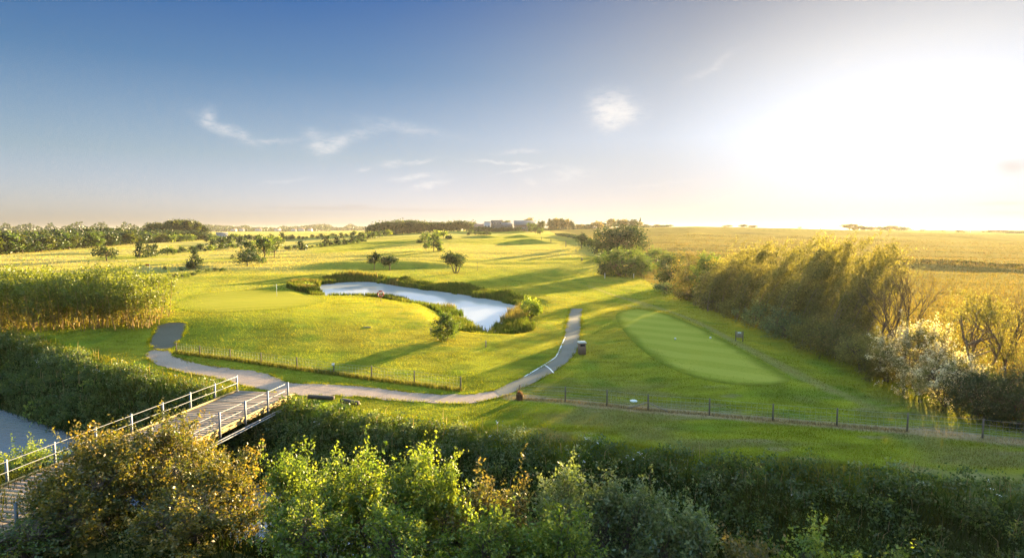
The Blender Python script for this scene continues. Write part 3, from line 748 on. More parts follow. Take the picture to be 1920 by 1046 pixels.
def make_plant(kind, H, W, d, seed, mat, k=3.0, leaf=None, lean=(0, 0, 0), stems=1, bark=None, maxn=60000, z0f=None):
    """returns (wood mesh, crown mesh) for a plant of height H and width W seen from about d metres"""
    g = np.random.default_rng(seed)
    leaf = leaf or max(.075, d * .0023)
    bark = bark or M_bark
    wood = MB(); tint0 = None
    R = W / 2
    n_leaf = int(min(maxn, max(300, 2.0 * k * H * W / leaf ** 2)))
    if kind in ('round', 'oak', 'multi'):
        z0 = H * ({'round': .14, 'oak': .06, 'multi': .26}[kind] if z0f is None else z0f)
        c = np.array([0, 0, (z0 + H) / 2]); rz = (H - z0) / 2
        nc = int(np.clip(n_leaf / 60, 18, 150 if kind == 'oak' else 90))
        cl, out = shell_points(g, nc, c + np.array([0, 0, -.08 * rz]), (R * .86, R * .86, rz * .9), .5, .28, -.6 if kind != 'multi' else -.35)
        if kind == 'multi':  # vase shape
            f = np.clip((cl[:, 2] - z0) / (H - z0), 0, 1); cl[:, :2] *= (.45 + .65 * f)[:, None]
        cr, sn, sl, up = W * .075, 6, W * .10, .35
        if stems == 1:
            tr = limb(wood, g, (0, 0, -.3), (0, 0, H * .5), max(.04, W * .032), W * .018, .05, 5, 7)
            roots = [tr[2], tr[3], tr[4]]
        else:
            roots = []
            for i in range(stems):
                a = 2 * PI * i / stems + g.uniform(-.4, .4)
                tr = limb(wood, g, (math.cos(a) * W * .03, math.sin(a) * W * .03, -.2), (math.cos(a) * R * .5, math.sin(a) * R * .5, H * .5), max(.04, W * .022), W * .012, .08, 5, 6); roots += [tr[3], tr[4]]
        for q in cl[g.permutation(nc)[:min(nc, 26)]]:
            limb(wood, g, roots[g.integers(len(roots))], q, W * .011, W * .004)
    elif kind == 'conifer':
        nc = int(np.clip(n_leaf / 50, 20, 70)); f = g.uniform(0, 1, nc) ** 1.25
        rad = R * (1 - f * .88) * (.75 + .25 * np.cos(f * 5 * 2 * PI)) * np.sqrt(g.uniform(.25, 1, nc)); a = g.uniform(0, 2 * PI, nc)
        cl = np.stack([np.cos(a) * rad, np.sin(a) * rad, H * (.10 + .86 * f)], -1); out = np.stack([np.cos(a), np.sin(a), .1 + 0 * a], -1)
        cr, sn, sl, up = W * .07, 5, W * .16, .15
        limb(wood, g, (0, 0, -.3), (0, 0, H * .93), max(.04, W * .035), W * .006, .02, 6, 6)
        for q in cl[::2]: limb(wood, g, (0, 0, max(.1, q[2] - W * .06)), q, W * .008, W * .003)
    elif kind == 'poplar':
        nc = int(np.clip(n_leaf / 45, 24, 90)); f = g.uniform(0, 1, nc); a = g.uniform(0, 2 * PI, nc)
        rad = R * np.sin(np.clip(.12 + f * .9, 0, 1) * PI) ** .55 * np.sqrt(g.uniform(.3, 1, nc))
        cl = np.stack([np.cos(a) * rad, np.sin(a) * rad, H * (.08 + .9 * f)], -1); out = np.stack([np.cos(a) * .6, np.sin(a) * .6, .7 + 0 * a], -1)
        cr, sn, sl, up = W * .11, 5, W * .22, .8
        limb(wood, g, (0, 0, -.3), (0, 0, H * .85), W * .05, W * .01, .03, 6, 6)
        for q in cl[::3]: limb(wood, g, (0, 0, q[2] * .75), q, W * .012, W * .004)
    elif kind == 'shrub':
        c = np.array([0, 0, H * .44]); nc = int(np.clip(n_leaf / 80, 22, 200))
        cl, out = shell_points(g, nc, c, (R * .84, R * .84, H * .46), .5, .34, -.85)
        cl[:, 2] = np.maximum(cl[:, 2], .05 * H)
        cr, sn, sl, up = W * .06, 7, min(W, H) * .17, .55
        for i in range(6):
            a = g.uniform(0, 2 * PI); q = np.array([math.cos(a) * R * .45, math.sin(a) * R * .45, H * .5])
            tr = limb(wood, g, (math.cos(a) * .08 * R, math.sin(a) * .08 * R, -.2), q, max(.02, W * .012), W * .006)
            for qq in cl[g.permutation(nc)[:7]]: limb(wood, g, tr[3], qq, W * .005, W * .002)
    elif kind == 'haw':     # near hawthorn / blackthorn with long leafy shoots
        c = np.array([0, 0, H * .42]); nc = int(np.clip(n_leaf / 110, 60, 330))
        cl, out = shell_points(g, nc, c, (R * .84, R * .72, H * .43), .40, .62, -.7)
        cl[:, 2] = np.maximum(cl[:, 2], .05 * H)
        cr, sn, sl, up = .15, 7, .52, .65
        for i in range(7):
            a = g.uniform(0, 2 * PI); q = np.array([math.cos(a) * R * .5, math.sin(a) * R * .4, H * .55])
            tr = limb(wood, g, (math.cos(a) * .2, math.sin(a) * .2, -.2), q, .07, .03)
            for qq in cl[g.permutation(nc)[:16]]: limb(wood, g, tr[g.integers(2, 5)], qq, .022, .007)
    elif kind == 'willow':  # plumes swept over by the wind, leaning along +lean
        lx = np.array(lean) / (np.linalg.norm(lean) + 1e-9); cl = []; out = []; tint0 = []
        for i in range(34):
            a = g.uniform(0, 2 * PI); r_ = R * .75 * math.sqrt(g.uniform(0, 1)); hh = H * (g.uniform(.35, 1.0) if i > 9 else g.uniform(.75, 1.0))
            b0 = np.array([math.cos(a) * r_ - R * .25, math.sin(a) * r_, 0.0]); sw = hh * g.uniform(.30, .60); tt = g.uniform(0, 1)
            f = np.linspace(0, 1, 9)
            P = b0 + np.stack([lx[0] * sw * f ** 2.0, lx[1] * sw * f ** 2 + .1 * hh * math.sin(a) * f, hh * f * (1 - .08 * f)], -1)
            wood.tube(list(P[:7] - np.array([0, 0, .2])), list(np.linspace(.045, .012, 7)), 5, cap=False)
            for q in range(12):
                fq = g.uniform(.10, 1.0); kk = min(int(fq * 8), 7); p_ = P[kk] + (P[kk + 1] - P[kk]) * (fq * 8 - kk)
                cl.append(p_ + g.normal(size=3) * W * .05 * (1.2 - .6 * fq)); tg = unit(P[kk + 1] - P[kk]); out.append(tg + lx * .35); tint0.append(np.clip(tt * .7 + .3 * fq + g.normal() * .1, 0, 1))
        cl = np.array(cl); out = np.array(out); tint0 = np.array(tint0); nc = len(cl)
        cr, sn, sl, up = W * .026, 4, H * .11, .15
    elif kind == 'coppice':
        nc = int(np.clip(n_leaf / 50, 50, 170)); f = g.uniform(0, 1, nc) ** .75; a = g.uniform(0, 2 * PI, nc)
        rad = R * (.55 + .55 * f) * np.sqrt(g.uniform(.1, 1, nc))
        cl = np.stack([np.cos(a) * rad, np.sin(a) * rad, H * (.05 + .88 * f)], -1); out = np.stack([np.cos(a) * .3, np.sin(a) * .3, .8 + 0 * a], -1)
        tint0 = np.clip(f * 1.5 - .08 + g.normal(size=nc) * .12, 0, 1); 
        cr, sn, sl, up = W * .07, 6, H * .11, 1.0
        for i in range(16):
            a = g.uniform(0, 2 * PI); r_ = R * math.sqrt(g.uniform(0, 1)) * .7
            limb(wood, g, (math.cos(a) * r_, math.sin(a) * r_, -.2), (math.cos(a) * r_ * 1.6, math.sin(a) * r_ * 1.6, H * g.uniform(.6, .9)), .045, .012, .06, 6, 5)
    V, C = leaf_quads(g, cl, out, n_leaf, leaf, cr, sn, sl, up, lean, tint0=tint0, tip=.12 if kind == 'coppice' else .35, long_=.10 if kind == 'haw' else .03)
    # keep the crown to the wanted height and foot
    zt = np.percentile(V[:, 2], 99.7)
    if zt > 0: V[:, 2] *= np.where(V[:, 2] > 0, H / zt, 1)
    V[:, 2] = np.maximum(V[:, 2], -.1)
    return wood.mesh('trunk', bark, True), leaf_mesh('crown', V, C, mat)

def put_plant(name, label, cat, xy, meshes, group=None, rz=0.0, scale=1.0, z=None, wood='trunk'):
    zz = Tz(*xy) if z is None else z
    t = thing(name, label, cat, (xy[0], xy[1], zz), rz, group)
    t.scale = (scale, scale, scale) if np.isscalar(scale) else scale
    link(wood, meshes[0], t); link('crown', meshes[1], t)
    return t

SEED = [100]
def plant(name, label, cat, px, base_, top, w, kind, mat, d=None, group=None, **k):
    """a plant whose foot stands on the ground seen at (px, base_) (or at depth d), reaching up to row top"""
    p = hit(px, base_)[:2] if d is None else at(px, d)
    z = Tz(*p); H = htop(top, p[1]) - z; W = w * p[1] / F * (1.3 if kind == 'shrub' else 1.08)
    SEED[0] += 1
    ms = make_plant(kind, max(H, .3), W, p[1], SEED[0], mat, **k)
    wood = 'stem' if kind in ('shrub', 'haw', 'coppice') else 'trunk'
    return put_plant(name, label, cat, p, ms, group, random.uniform(0, 6.28) if kind not in ('willow',) else 0.0, wood=wood)

# --- single trees on the course
plant('round_tree', 'dark round tree standing alone on the far left fairway', 'tree', 200, 489, 459, 38, 'round', L_dark)
plant('pine_tree', 'dark pine, left tallest of the little clump right of the lone round tree', 'tree', 262, 484, 452, 24, 'conifer', L_dark)
plant('pine_tree', 'dark pine in the middle of the clump right of the lone round tree', 'tree', 279, 482, 457, 18, 'conifer', L_dark)
plant('pine_tree', 'narrow dark pine on the right end of the clump near the lone round tree', 'tree', 291, 481, 455, 15, 'conifer', L_dark)
plant('young_tree', 'low spreading young tree right of the pine clump', 'tree', 314, 478, 463, 24, 'round', L_green)
plant('conifer', 'bushy dark conifer standing alone over the reedy hollow', 'tree', 366, 503, 465, 31, 'conifer', L_dark, k=4)
plant('round_tree', 'dense dark low tree in front of the tree group on the left fairway', 'tree', 464, 499, 467, 46, 'round', L_dark, k=4)
plant('pine_tree', 'pointed dark conifer behind the dense low tree', 'tree', 469, 488, 450, 28, 'conifer', L_dark, k=4)
plant('leafy_tree', 'tall leafy tree in the middle of the left fairway group', 'tree', 496, 490, 443, 34, 'round', L_green, k=4)
plant('leafy_tree', 'slimmer leafy tree with bare trunk at the right of the left fairway group', 'tree', 514, 483, 444, 27, 'round', L_green)
plant('low_shrub', 'small shrub at the foot of the left fairway tree group', 'shrub', 489, 494, 480, 16, 'shrub', L_green)
plant('fairway_tree', 'upright dark tree on a single trunk, left of the pair behind the pond', 'tree', 702, 506, 471, 23, 'multi', L_dark, k=4.2)
plant('fairway_tree', 'wider dark tree, right of the pair behind the pond', 'tree', 731, 507, 476, 36, 'multi', L_dark, k=4.2)
plant('multi_stemmed_tree', 'dark vase-shaped tree on several stems alone behind the pond', 'tree', 855, 512, 471, 47, 'multi', L_dark, stems=4, k=4.6)
plant('leafy_tree', 'tallest green tree of the loose clump high on the middle fairway', 'tree', 813, 471, 437, 23, 'round', L_green, k=4)
plant('leafy_tree', 'rounder green tree left of the tallest one on the middle fairway', 'tree', 797, 454, 435, 16, 'round', L_green)
plant('young_tree', 'short young tree under the left side of the middle fairway clump', 'tree', 800, 469, 455, 10, 'round', L_green)
plant('low_shrub', 'tiny round bush right of the middle fairway clump', 'shrub', 826, 471, 461, 8, 'shrub', L_green)
plant('low_shrub', 'tiny round bush left of the middle fairway clump', 'shrub', 787, 455, 448, 6, 'shrub', L_green)
plant('leafy_tree', 'light green tree behind the middle fairway clump, left one', 'tree', 820, 445, 431, 13, 'round', L_yel)
plant('leafy_tree', 'light green tree behind the middle fairway clump, right one', 'tree', 832, 446, 432, 15, 'round', L_yel)
plant('low_shrub', 'little dark bush right of the light green trees on the fairway', 'shrub', 841, 448, 440, 7, 'shrub', L_dark)
plant('boundary_tree', 'dense dark tree on the field boundary left of the big oak', 'tree', 1090, 462, 437, 24, 'round', L_dark, d=262, k=4.5)
plant('boundary_tree', 'smaller dark tree on the field boundary just left of the big oak', 'tree', 1106, 468, 448, 15, 'round', L_dark, d=245, k=4.5)
plant('oak_tree', 'big broad dark oak where the hedge meets the wheat field', 'tree', 1167, 486, 419, 100, 'oak', L_dark, d=196, k=5.0, leaf=.55)
plant('dense_bush', 'huge rounded bush in front of the oak at the end of the hedge', 'bush', 1168, 522, 463, 84, 'shrub', L_green, d=156, k=5)
plant('dense_bush', 'rounded bush behind and right of the huge one by the oak', 'bush', 1222, 515, 463, 62, 'shrub', L_green, d=171, k=4.5)
plant('dense_bush', 'low bush at the left foot of the huge rounded bush', 'bush', 1136, 520, 492, 26, 'shrub', L_dark, d=158, k=4.5)

# --- the windswept hedge on the right
for px, d, top, w, mat, lab in [
    (1262, 128, 474, 52, L_dark, 'dark hedge bush, first one right of the gap in the hedge'),
    (1300, 114, 471, 60, L_red, 'reddish hedge bush left of the windswept willows'),
    (1332, 104, 474, 54, L_green, 'green hedge bush just left of the windswept willows'),
    (1252, 117, 528, 50, L_sil, 'low grey-green bush at the far foot of the hedge'),
    (1292, 105, 538, 50, L_red, 'low rusty bush at the foot of the hedge below the reddish one')]:
    plant('hedge_bush', lab, 'bush', px, 0, top, w, 'shrub', mat, d=d, group='bushes in the windswept hedge', k=3.6)
WL = (.75, .1, .30)
for px, d, top, w, lab in [
    (1352, 97, 470, 96, 'windswept willow at the far left end of the willow row'),
    (1392, 89, 454, 118, 'windswept willow, second from the far end of the row'),
    (1440, 82, 451, 120, 'windswept willow, third from the far end of the row'),
    (1486, 75, 447, 124, 'tall windswept willow in the middle of the hedge'),
    (1532, 69, 444, 140, 'tallest windswept willow of the hedge'),
    (1578, 63.5, 450, 130, 'windswept willow behind the sign, second from the near end'),
    (1610, 59, 470, 110, 'windswept willow at the near right end, left of the bare trees')]:
    plant('willow', lab, 'tree', px, 0, top, w, 'willow', L_wil, d=d, group='windswept willows in the hedge', lean=WL, k=3.6, bark=M_barkp)
for px, d, top, w, mat, lab in [
    (1345, 92, 548, 66, L_wil, 'low golden bush at the foot of the second willow'),
    (1392, 83, 552, 70, L_wil, 'low golden bush at the foot of the third willow'),
    (1438, 75, 560, 76, L_sil, 'pale grey bush in front of the middle willow'),
    (1486, 68, 575, 80, L_sil, 'pale grey bush at the grass edge behind the tee sign'),
    (1536, 61, 592, 84, L_wil, 'golden bush at the hedge foot right of the tee sign'),
    (1584, 56, 604, 84, L_red, 'brownish bush at the hedge foot below the last willow'),
    (1632, 51.5, 618, 84, L_wil, 'golden bush in front of the left bare tree'),
    (1678, 48, 640, 80, L_red, 'dark rusty bush between the bare trees and the blossoming shrub')]:
    plant('hedge_bush', lab, 'bush', px, 0, top, w, 'shrub', mat, d=d, group='bushes in the windswept hedge', k=3.6)
plant('blossoming_shrub', 'white blossoming shrub right of the bare trees', 'shrub', 1738, 0, 598, 150, 'haw', L_blo, d=44.5, k=3.6)
plant('blossoming_shrub', 'lower white blossoming shrub in front of the small green tree', 'shrub', 1796, 0, 655, 140, 'haw', L_blo, d=41, k=3.6)
plant('small_tree', 'open light green small tree behind the blossoming shrubs', 'tree', 1845, 0, 545, 130, 'multi', L_wil, d=43.5, stems=3, k=.9, bark=M_barkp)
plant('hedge_bush', 'dark green bush at the right end of the fence', 'bush', 1862, 0, 700, 110, 'shrub', L_dark, d=38.5, k=4)
plant('hedge_bush', 'deep green bush cut by the right edge of the picture', 'bush', 1925, 0, 690, 110, 'shrub', L_dark, d=37, k=4)
plant('hedge_bush', 'brown twiggy bush beside the field behind the small green tree', 'bush', 1915, 0, 640, 110, 'shrub', L_red, d=42, k=1.8)

# --- bare trees
def bare_tree(label, px, d, top, seed, lean=(0, 0), scale_w=1.0):
    g = np.random.default_rng(seed); p = at(px, d); z = Tz(*p); H = htop(top, d) - z
    t = thing('bare_tree', label, 'tree', (p[0], p[1], z), 0, None)
    tr = MB(); br = MB()
    def grow(a, dr, L, r, lev):
        n = 4; pts = [np.array(a)]
        for i in range(n):
            dr = unit(dr + g.normal(size=3) * (.05 if lev == 0 else .09) + np.array([0, 0, .06])); pts.append(pts[-1] + dr * L / n)
        (tr if lev == 0 else br).tube(pts, [r * (1 - .5 * i / n) for i in range(n + 1)], 6 if lev < 2 else 4, cap=False)
        if lev >= 6 or r < .003: return
        k = 3 if lev < 3 else 2
        if lev == 0: k = 5
        for j in range(k):
            q = pts[-1] if j < 2 else pts[g.integers(2, n + 1)]
            ang = g.uniform(.16, .52); a_ = g.uniform(0, 2 * PI)
            s1 = unit(np.cross(dr, g.normal(size=3))); 
            nd_ = unit(dr * math.cos(ang) + s1 * math.sin(ang) * scale_w)
            grow(q, nd_, L * g.uniform(.58, .84), r * .56, lev + 1)
    grow((0, 0, -.2), unit(np.array([lean[0], lean[1], 1.0])), H * .42, H * .0165, 0)
    V = np.array(tr.v + br.v); zt = V[:, 2].max(); k = H / zt
    for m in (tr, br): m.v = [tuple(np.array(v) * np.array([k, k, k])) for v in m.v]
    tr.build('trunk', M_bark, t, True); br.build('branches', M_bark, t, True)
bare_tree('leafless tree with a straight trunk, left of the two bare trees in the hedge', 1655, 50, 488, 3)
bare_tree('leafless spreading tree, right of the two bare trees in the hedge', 1706, 48, 486, 8, (.05, 0), 1.25)
bare_tree('thin leafless tree leaning at the right edge of the picture', 1905, 43, 520, 5, (-.12, 0))

# --- coppice thicket on the left
k_ = 0
for row, (d0, d1, top0, n) in enumerate([(69.5, 65.5, 512, 9), (74, 70, 499, 9)]):
    for i in range(n):
        f = (i + .5 * (row % 2)) / (n - 1); px = -30 + f * (300 - row * 6); d = d0 + (d1 - d0) * f + random.uniform(-.5, .5)
        end = i == n - 1 and row == 0
        plant('coppice_tree', 'leafy outermost bush at the right end of the thicket beside the tarmac' if end else 'tall leafy stems with golden bases packed in the left thicket', 'tree', px, 0, top0 + random.uniform(-9, 14) + (14 if end else 0), random.uniform(56, 80), 'coppice', L_cop, d=d, group=None if end else 'packed stems of the left thicket', k=2.5, bark=M_barkg)

# --- shrubs in the foreground, in front of the ditch
FG = [
 ('hawthorn_bush', 'big rusty olive hawthorn bush rising over the near half of the bridge', 292, 26.2, 774, 232, L_haw, 3.2),
 ('hawthorn_bush', 'hawthorn bush right of the biggest one, its sprays over the dark ditch', 408, 25.0, 846, 150, L_haw, 3.0),
 ('hawthorn_bush', 'dark hawthorn on the left beside the near end of the deck', 178, 24.8, 822, 235, L_haw, 3.2),
 ('hawthorn_bush', 'small hawthorn nearest the railing on the left', 100, 24.2, 884, 150, L_haw, 3.0),
 ('hawthorn_bush', 'hawthorn low at the bottom edge below the biggest one', 330, 22.4, 925, 240, L_haw, 3.0),
 ('hawthorn_bush', 'dark hawthorn in the bottom left corner', 95, 22.4, 935, 190, L_haw, 3.0),
 ('leafy_shrub', 'yellow-green shrub with two upright tips next to the hawthorns', 535, 24.4, 846, 105, L_yel, 3.2),
 ('leafy_shrub', 'bright yellow-green shrub, second of the bright foreground group', 605, 24.0, 866, 110, L_yel, 3.2),
 ('leafy_shrub', 'tallest bright yellow-green shrub with a pointed top', 684, 24.4, 838, 90, L_yel, 3.2),
 ('leafy_shrub', 'lower yellow-green shrub between the two tall pointed ones', 738, 23.6, 880, 90, L_yel, 3.0),
 ('leafy_shrub', 'right pointed yellow-green shrub of the bright foreground group', 790, 24.2, 842, 95, L_yel, 3.2),
 ('leafy_shrub', 'yellow-green shrub fading into the reddish one on its right', 838, 23.8, 868, 70, L_yel, 3.0),
 ('leafy_shrub', 'low green shrub at the bottom edge under the yellow-green group, left one', 560, 21.6, 938, 190, L_yel, 2.6),
 ('leafy_shrub', 'low green shrub at the bottom edge under the yellow-green group, right one', 745, 21.3, 945, 190, L_yel, 2.6),
 ('reddish_shrub', 'reddish olive shrub right of the yellow-green group', 895, 23.4, 898, 100, L_red, 3.2),
 ('reddish_shrub', 'second reddish olive shrub, left of the grey-green ones', 960, 23.0, 908, 90, L_red, 3.2),
 ('leafy_shrub', 'low yellow-green shrub at the bottom edge below the reddish ones', 925, 21.3, 950, 150, L_yel, 2.8),
 ('leafy_shrub', 'low yellow-green shrub at the bottom edge below the grey-green ones', 1045, 21.3, 955, 140, L_yel, 2.8),
 ('grey_green_shrub', 'taller grey-green shrub with fine leaves right of the reddish ones', 1058, 23.4, 872, 100, L_sil, 2.8),
 ('grey_green_shrub', 'grey-green shrub with upright tips right of the taller one', 1140, 23.2, 898, 85, L_sil, 2.8),
 ('grey_green_shrub', 'grey-green shrub next to the silvery ones', 1195, 22.8, 902, 80, L_sil, 2.8),
 ('silver_shrub', 'low silvery shrub, left of the two at the end of the foreground shrubs', 1245, 22.0, 935, 110, L_sil, 3.0),
 ('silver_shrub', 'low silvery shrub, right of the two at the end of the foreground shrubs', 1318, 21.6, 955, 95, L_sil, 3.0),
 ('low_bramble', 'low arching bramble at the bottom edge right of the silvery shrubs', 1425, 20.8, 1008, 130, L_red, 1.5),
 ('low_bramble', 'low green bramble with upright tips at the bottom edge', 1560, 20.6, 1000, 170, L_yel, 1.2),
 ('low_bramble', 'small bramble tip poking up at the bottom right', 1712, 20.3, 1026, 90, L_yel, 1.2),
]
for name, lab, px, d, top, w, mat, k in FG:
    plant(name, lab, 'shrub', px, 0, top, w, 'haw', mat, d=d, k=k * 1.25, leaf=.10)
plant('elder_bush', 'bright lime green bush behind the bridge railing at the left edge', 'shrub', 22, 0, 838, 150, 'haw', L_yel, d=31.5, k=3, leaf=.09)
plant('elder_bush', 'green leafy plant in the bottom left corner', 'shrub', 10, 0, 970, 150, 'haw', L_green, d=21.3, k=3, leaf=.09)
# ---------------------------------------------------------------- woods and rows of young trees (copies share meshes)
def copy_thing(o, loc, rz, scale):
    c = o.copy(); COL.objects.link(c); c.location = loc; c.rotation_euler = (0, 0, rz); c.scale = scale
    for ch in o.children:
        k = ch.copy(); COL.objects.link(k); k.parent = c
    return c
class Stock:
    """a few model trees of one kind; every further tree is a copy of one of them"""
    def __init__(s, name, label, cat, group, kind, H, W, d, mats, n=3, **k):
        s.models = []; s.used = [False] * n; s.H, s.W = H, W; s.i = 0
        s.a = (name, label, cat, group)
        for i in range(n):
            SEED[0] += 1; s.models.append(make_plant(kind, H, W, d, SEED[0], mats[i % len(mats)], **k))
        s.first = [None] * n
    def put(s, x, y, h, w=None, label=None):
        i = s.i % len(s.models); s.i += 1
        sc_ = (w / s.W if w else h / s.H,) * 2 + (h / s.H,); rz = random.uniform(0, 6.28); loc = (x, y, Tz(x, y))
        if s.first[i] is None:
            s.first[i] = put_plant(s.a[0], label or s.a[1], s.a[2], (x, y), s.models[i], s.a[3], rz, sc_)
            o = s.first[i]
        else:
            o = copy_thing(s.first[i], loc, rz, sc_); o['label'] = label or s.a[1]
        if label and 'group' in o: del o['group']
        elif not label: o['group'] = s.a[3]
        return o

def put_px(st, px, base_, top, w, label=None, d=None):
    p = hit(px, base_)[:2] if d is None else at(px, d)
    h = max(htop(top, p[1]) - Tz(*p), 1.0)
    return st.put(p[0], p[1], h, w * p[1] / F, label)

wood = Stock('woodland_tree', 'leafy tree in the front rank of the long left wood', 'tree', 'front trees of the left wood', 'round', 11, 8, 420, [L_dark, L_green, L_far], 4, k=9, z0f=.02)
B0 = [(-60, 480), (0, 477), (60, 473), (110, 469), (160, 465), (210, 461), (260, 457), (320, 453), (385, 450)]
bx, by = zip(*B0)
for px in np.arange(-50, 392, 13.0):
    px = px + random.uniform(-3, 3); b = np.interp(px, bx, by)
    put_px(wood, px, b, np.interp(px, [-60, 60, 250, 390], [436, 437, 434, 436]) + random.uniform(-3, 3), random.uniform(31, 41))
back = Stock('woodland_tree', 'dark tree rising behind the front rank of the left wood', 'tree', 'rear trees of the left wood', 'round', 13, 10, 520, [L_dark], 3, k=9, z0f=.02)
for px in np.arange(-40, 300, 15.0):
    b = np.interp(px, bx, by); p = hit(px, b)[:2] * 1.12
    put_px(back, px + random.uniform(-4, 4), 0, np.interp(px, [-60, 20, 60, 100, 170, 290], [434, 434, 436, 431, 427, 430]) + random.uniform(-2, 2), 27, d=p[1])
pop = Stock('poplar', 'tall narrow poplar in the high clump at the right end of the left wood', 'tree', 'tall poplars above the left wood', 'poplar', 22, 7, 560, [L_far, L_dark], 3, k=8)
for i, px in enumerate(np.arange(284, 386, 7.5)):
    top = np.interp(px, [284, 300, 308, 315, 340, 365, 378, 386], [419, 418, 424, 415, 411, 413, 418, 430]) + random.uniform(-1, 1)
    put_px(pop, px, 0, top, 15, d=560 + (i % 3) * 14)
lite = Stock('light_tree', 'light yellowish tree under the tall poplars', 'tree', 'light trees below the poplars', 'round', 8, 7, 480, [L_yel], 2, k=4)
for px in np.arange(318, 372, 11): put_px(lite, px, 0, 439 + random.uniform(-1, 1), 14, d=500)

cen = Stock('hill_wood_tree', 'round crowned tree in the dark wood on the middle skyline', 'tree', 'trees of the middle skyline wood', 'round', 12, 9, 600, [L_dark, L_far, L_dark], 4, k=6, z0f=.03)
for row, dd in enumerate((600, 618, 640)):
    for px in np.arange(697 + row * 3, 892, 11.5):
        top = np.interp(px, [694, 705, 720, 745, 780, 800, 830, 860, 892], [424, 419, 416, 413.5, 413.5, 416, 417, 414.5, 416]) + random.uniform(-.8, .8)
        put_px(cen, px + random.uniform(-2, 2), 0, top, random.uniform(16, 20), d=dd)
sky_t = Stock('skyline_tree', 'tree on the skyline', 'tree', 'trees along the skyline', 'round', 9, 8, 660, [L_dark, L_red], 4, k=8, z0f=.04)
def crest(px):
    dd = np.linspace(380, 900, 200); a = [(Tz(*at(px, q)) - CAMH) / q for q in dd]; return dd[int(np.argmax(a))]
for px, top, w, lab in [
    (947, 413, 24, 'tree behind the tall hall, right of it'), (992, 408, 16, 'dark tree rising behind the long clubhouse roof'), (1013, 412, 15, 'tree just right of the long clubhouse'),
    (983, 414, 12, 'small tree behind the long clubhouse roof, left of the dark one'), (1034, 410, 18, 'left tree of the dark skyline group right of the clubhouse'), (1044, 408, 18, 'tallest tree of the dark skyline group right of the clubhouse'),
    (1053, 409, 14, 'right tree of the dark skyline group right of the clubhouse'), (1062, 410, 11, 'thin tree just right of the dark skyline group'), (1071, 413, 11, 'end tree right of the thin skyline tree'),
    (1088, 420, 22, 'low bush on the skyline left of the oak'), (1102, 420, 16, 'low round bush on the skyline just left of the oak'), (1119, 415, 18, 'rounded tree on the skyline left of the tallest one above the oak'),
    (1131, 417, 15, 'small tree on the skyline left of the tallest one above the oak'), (1145, 410, 18, 'tallest skyline tree above the left of the oak'), (1160, 411, 17, 'skyline tree directly above the oak, left one'),
    (1172, 411, 15, 'skyline tree directly above the oak, right one'), (1186, 411, 19, 'skyline tree above the right shoulder of the oak'), (1198, 415, 15, 'lower skyline tree right of the oak'),
    (1212, 420, 10, 'little bush ending the skyline trees right of the oak'), (1234, 421, 16, 'low bush alone on the skyline right of the oak'), (1252, 421.5, 20, 'flat low bush alone on the wheat skyline'),
    (1364, 422, 18, 'low bush on the wheat skyline, left of three'), (1391, 420.5, 13, 'round tree on the wheat skyline, middle of three'), (1412, 422.5, 18, 'low bush on the wheat skyline, right of three'),
    (1498, 425, 9, 'tiny lone bush on the skyline below the sun glow')]:
    d_ = crest(px) if px > 1075 else 640.0
    put_px(sky_t, px, 0, top, w, lab, d=d_)
for px, top, w, lab in [(1591, 420, 30, 'largest hazy tree on the right skyline'), (1607, 423, 20, 'hazy tree right beside the largest one on the right skyline'), (1625, 425, 22, 'low hazy tree left of the middle of the right skyline'),
    (1648, 425, 24, 'hazy tree in the middle of the right skyline trees'), (1668, 423, 26, 'broad hazy tree on the right skyline'), (1692, 425, 24, 'hazy tree ending the right skyline row'), (1729, 430, 12, 'small hazy bush right of the skyline row'),
    (1750, 432, 16, 'flat hazy bush right of the skyline row'), (1765, 432, 8, 'tiny hazy bush on the right skyline'), (1799, 431, 13, 'hazy bush left of the wind pole'), (1842, 433, 9, 'round hazy bush right of the wind pole')]:
    put_px(sky_t, px, 0, top, w, lab, d=crest(px))
near_c = Stock('clubhouse_tree', 'tree in front of the clubhouse', 'tree', 'trees near the clubhouse', 'round', 8, 7, 480, [L_green, L_dark], 3, k=4.5)
for px, base_, top, w, lab in [(996, 436, 417, 15, 'round green tree in front of the long clubhouse end'), (1004, 438, 426, 10, 'dark small tree right of the round one by the clubhouse'), (1013, 440, 428, 11, 'dark small tree at the left corner of the wheat field'), (1006, 432, 419, 13, 'lighter tree behind the round one by the clubhouse')]:
    put_px(near_c, px, base_, top, w, lab)
sap = Stock('young_tree', 'small young tree in the planted rows on the left fairway', 'tree', 'young trees in planted rows', 'round', 4, 3, 300, [L_green, L_dark, L_yel], 5, k=4)
pin = Stock('young_pine', 'small dark conifer in the planted rows on the left fairway', 'tree', 'young conifers in planted rows', 'conifer', 5, 3.2, 300, [L_dark], 3, k=4)
for px, base_, top, w in [(565, 469, 450, 15), (612, 461, 440, 17), (631, 459, 443, 13), (646, 458, 447, 9), (661, 456, 440, 13), (672, 454, 438, 13), (530, 452, 435, 13), (418, 466, 444, 14), (432, 463, 440, 15), (398, 468, 448, 14), (451, 460, 441, 13), (640, 447, 437, 8), (508, 449, 438, 8)]:
    put_px(pin, px, base_, top, w)
for px in np.arange(682, 838, 6.5):
    b = np.interp(px, [682, 720, 760, 838], [451, 444, 438.5, 433.5]) + random.uniform(-.6, .6); hgt = np.interp(px, [682, 720, 760, 838], [15, 14, 8, 7]) * random.uniform(.7, 1.1)
    put_px(sap, px + random.uniform(-2, 2), b, b - hgt, hgt * .8)
for px in np.arange(538, 690, 7):
    b = np.interp(px, [538, 690], [469, 454]) + random.uniform(-1.5, 1.5); hgt = random.uniform(4, 9); put_px(sap, px + random.uniform(-2, 2), b, b - hgt, hgt * .9)
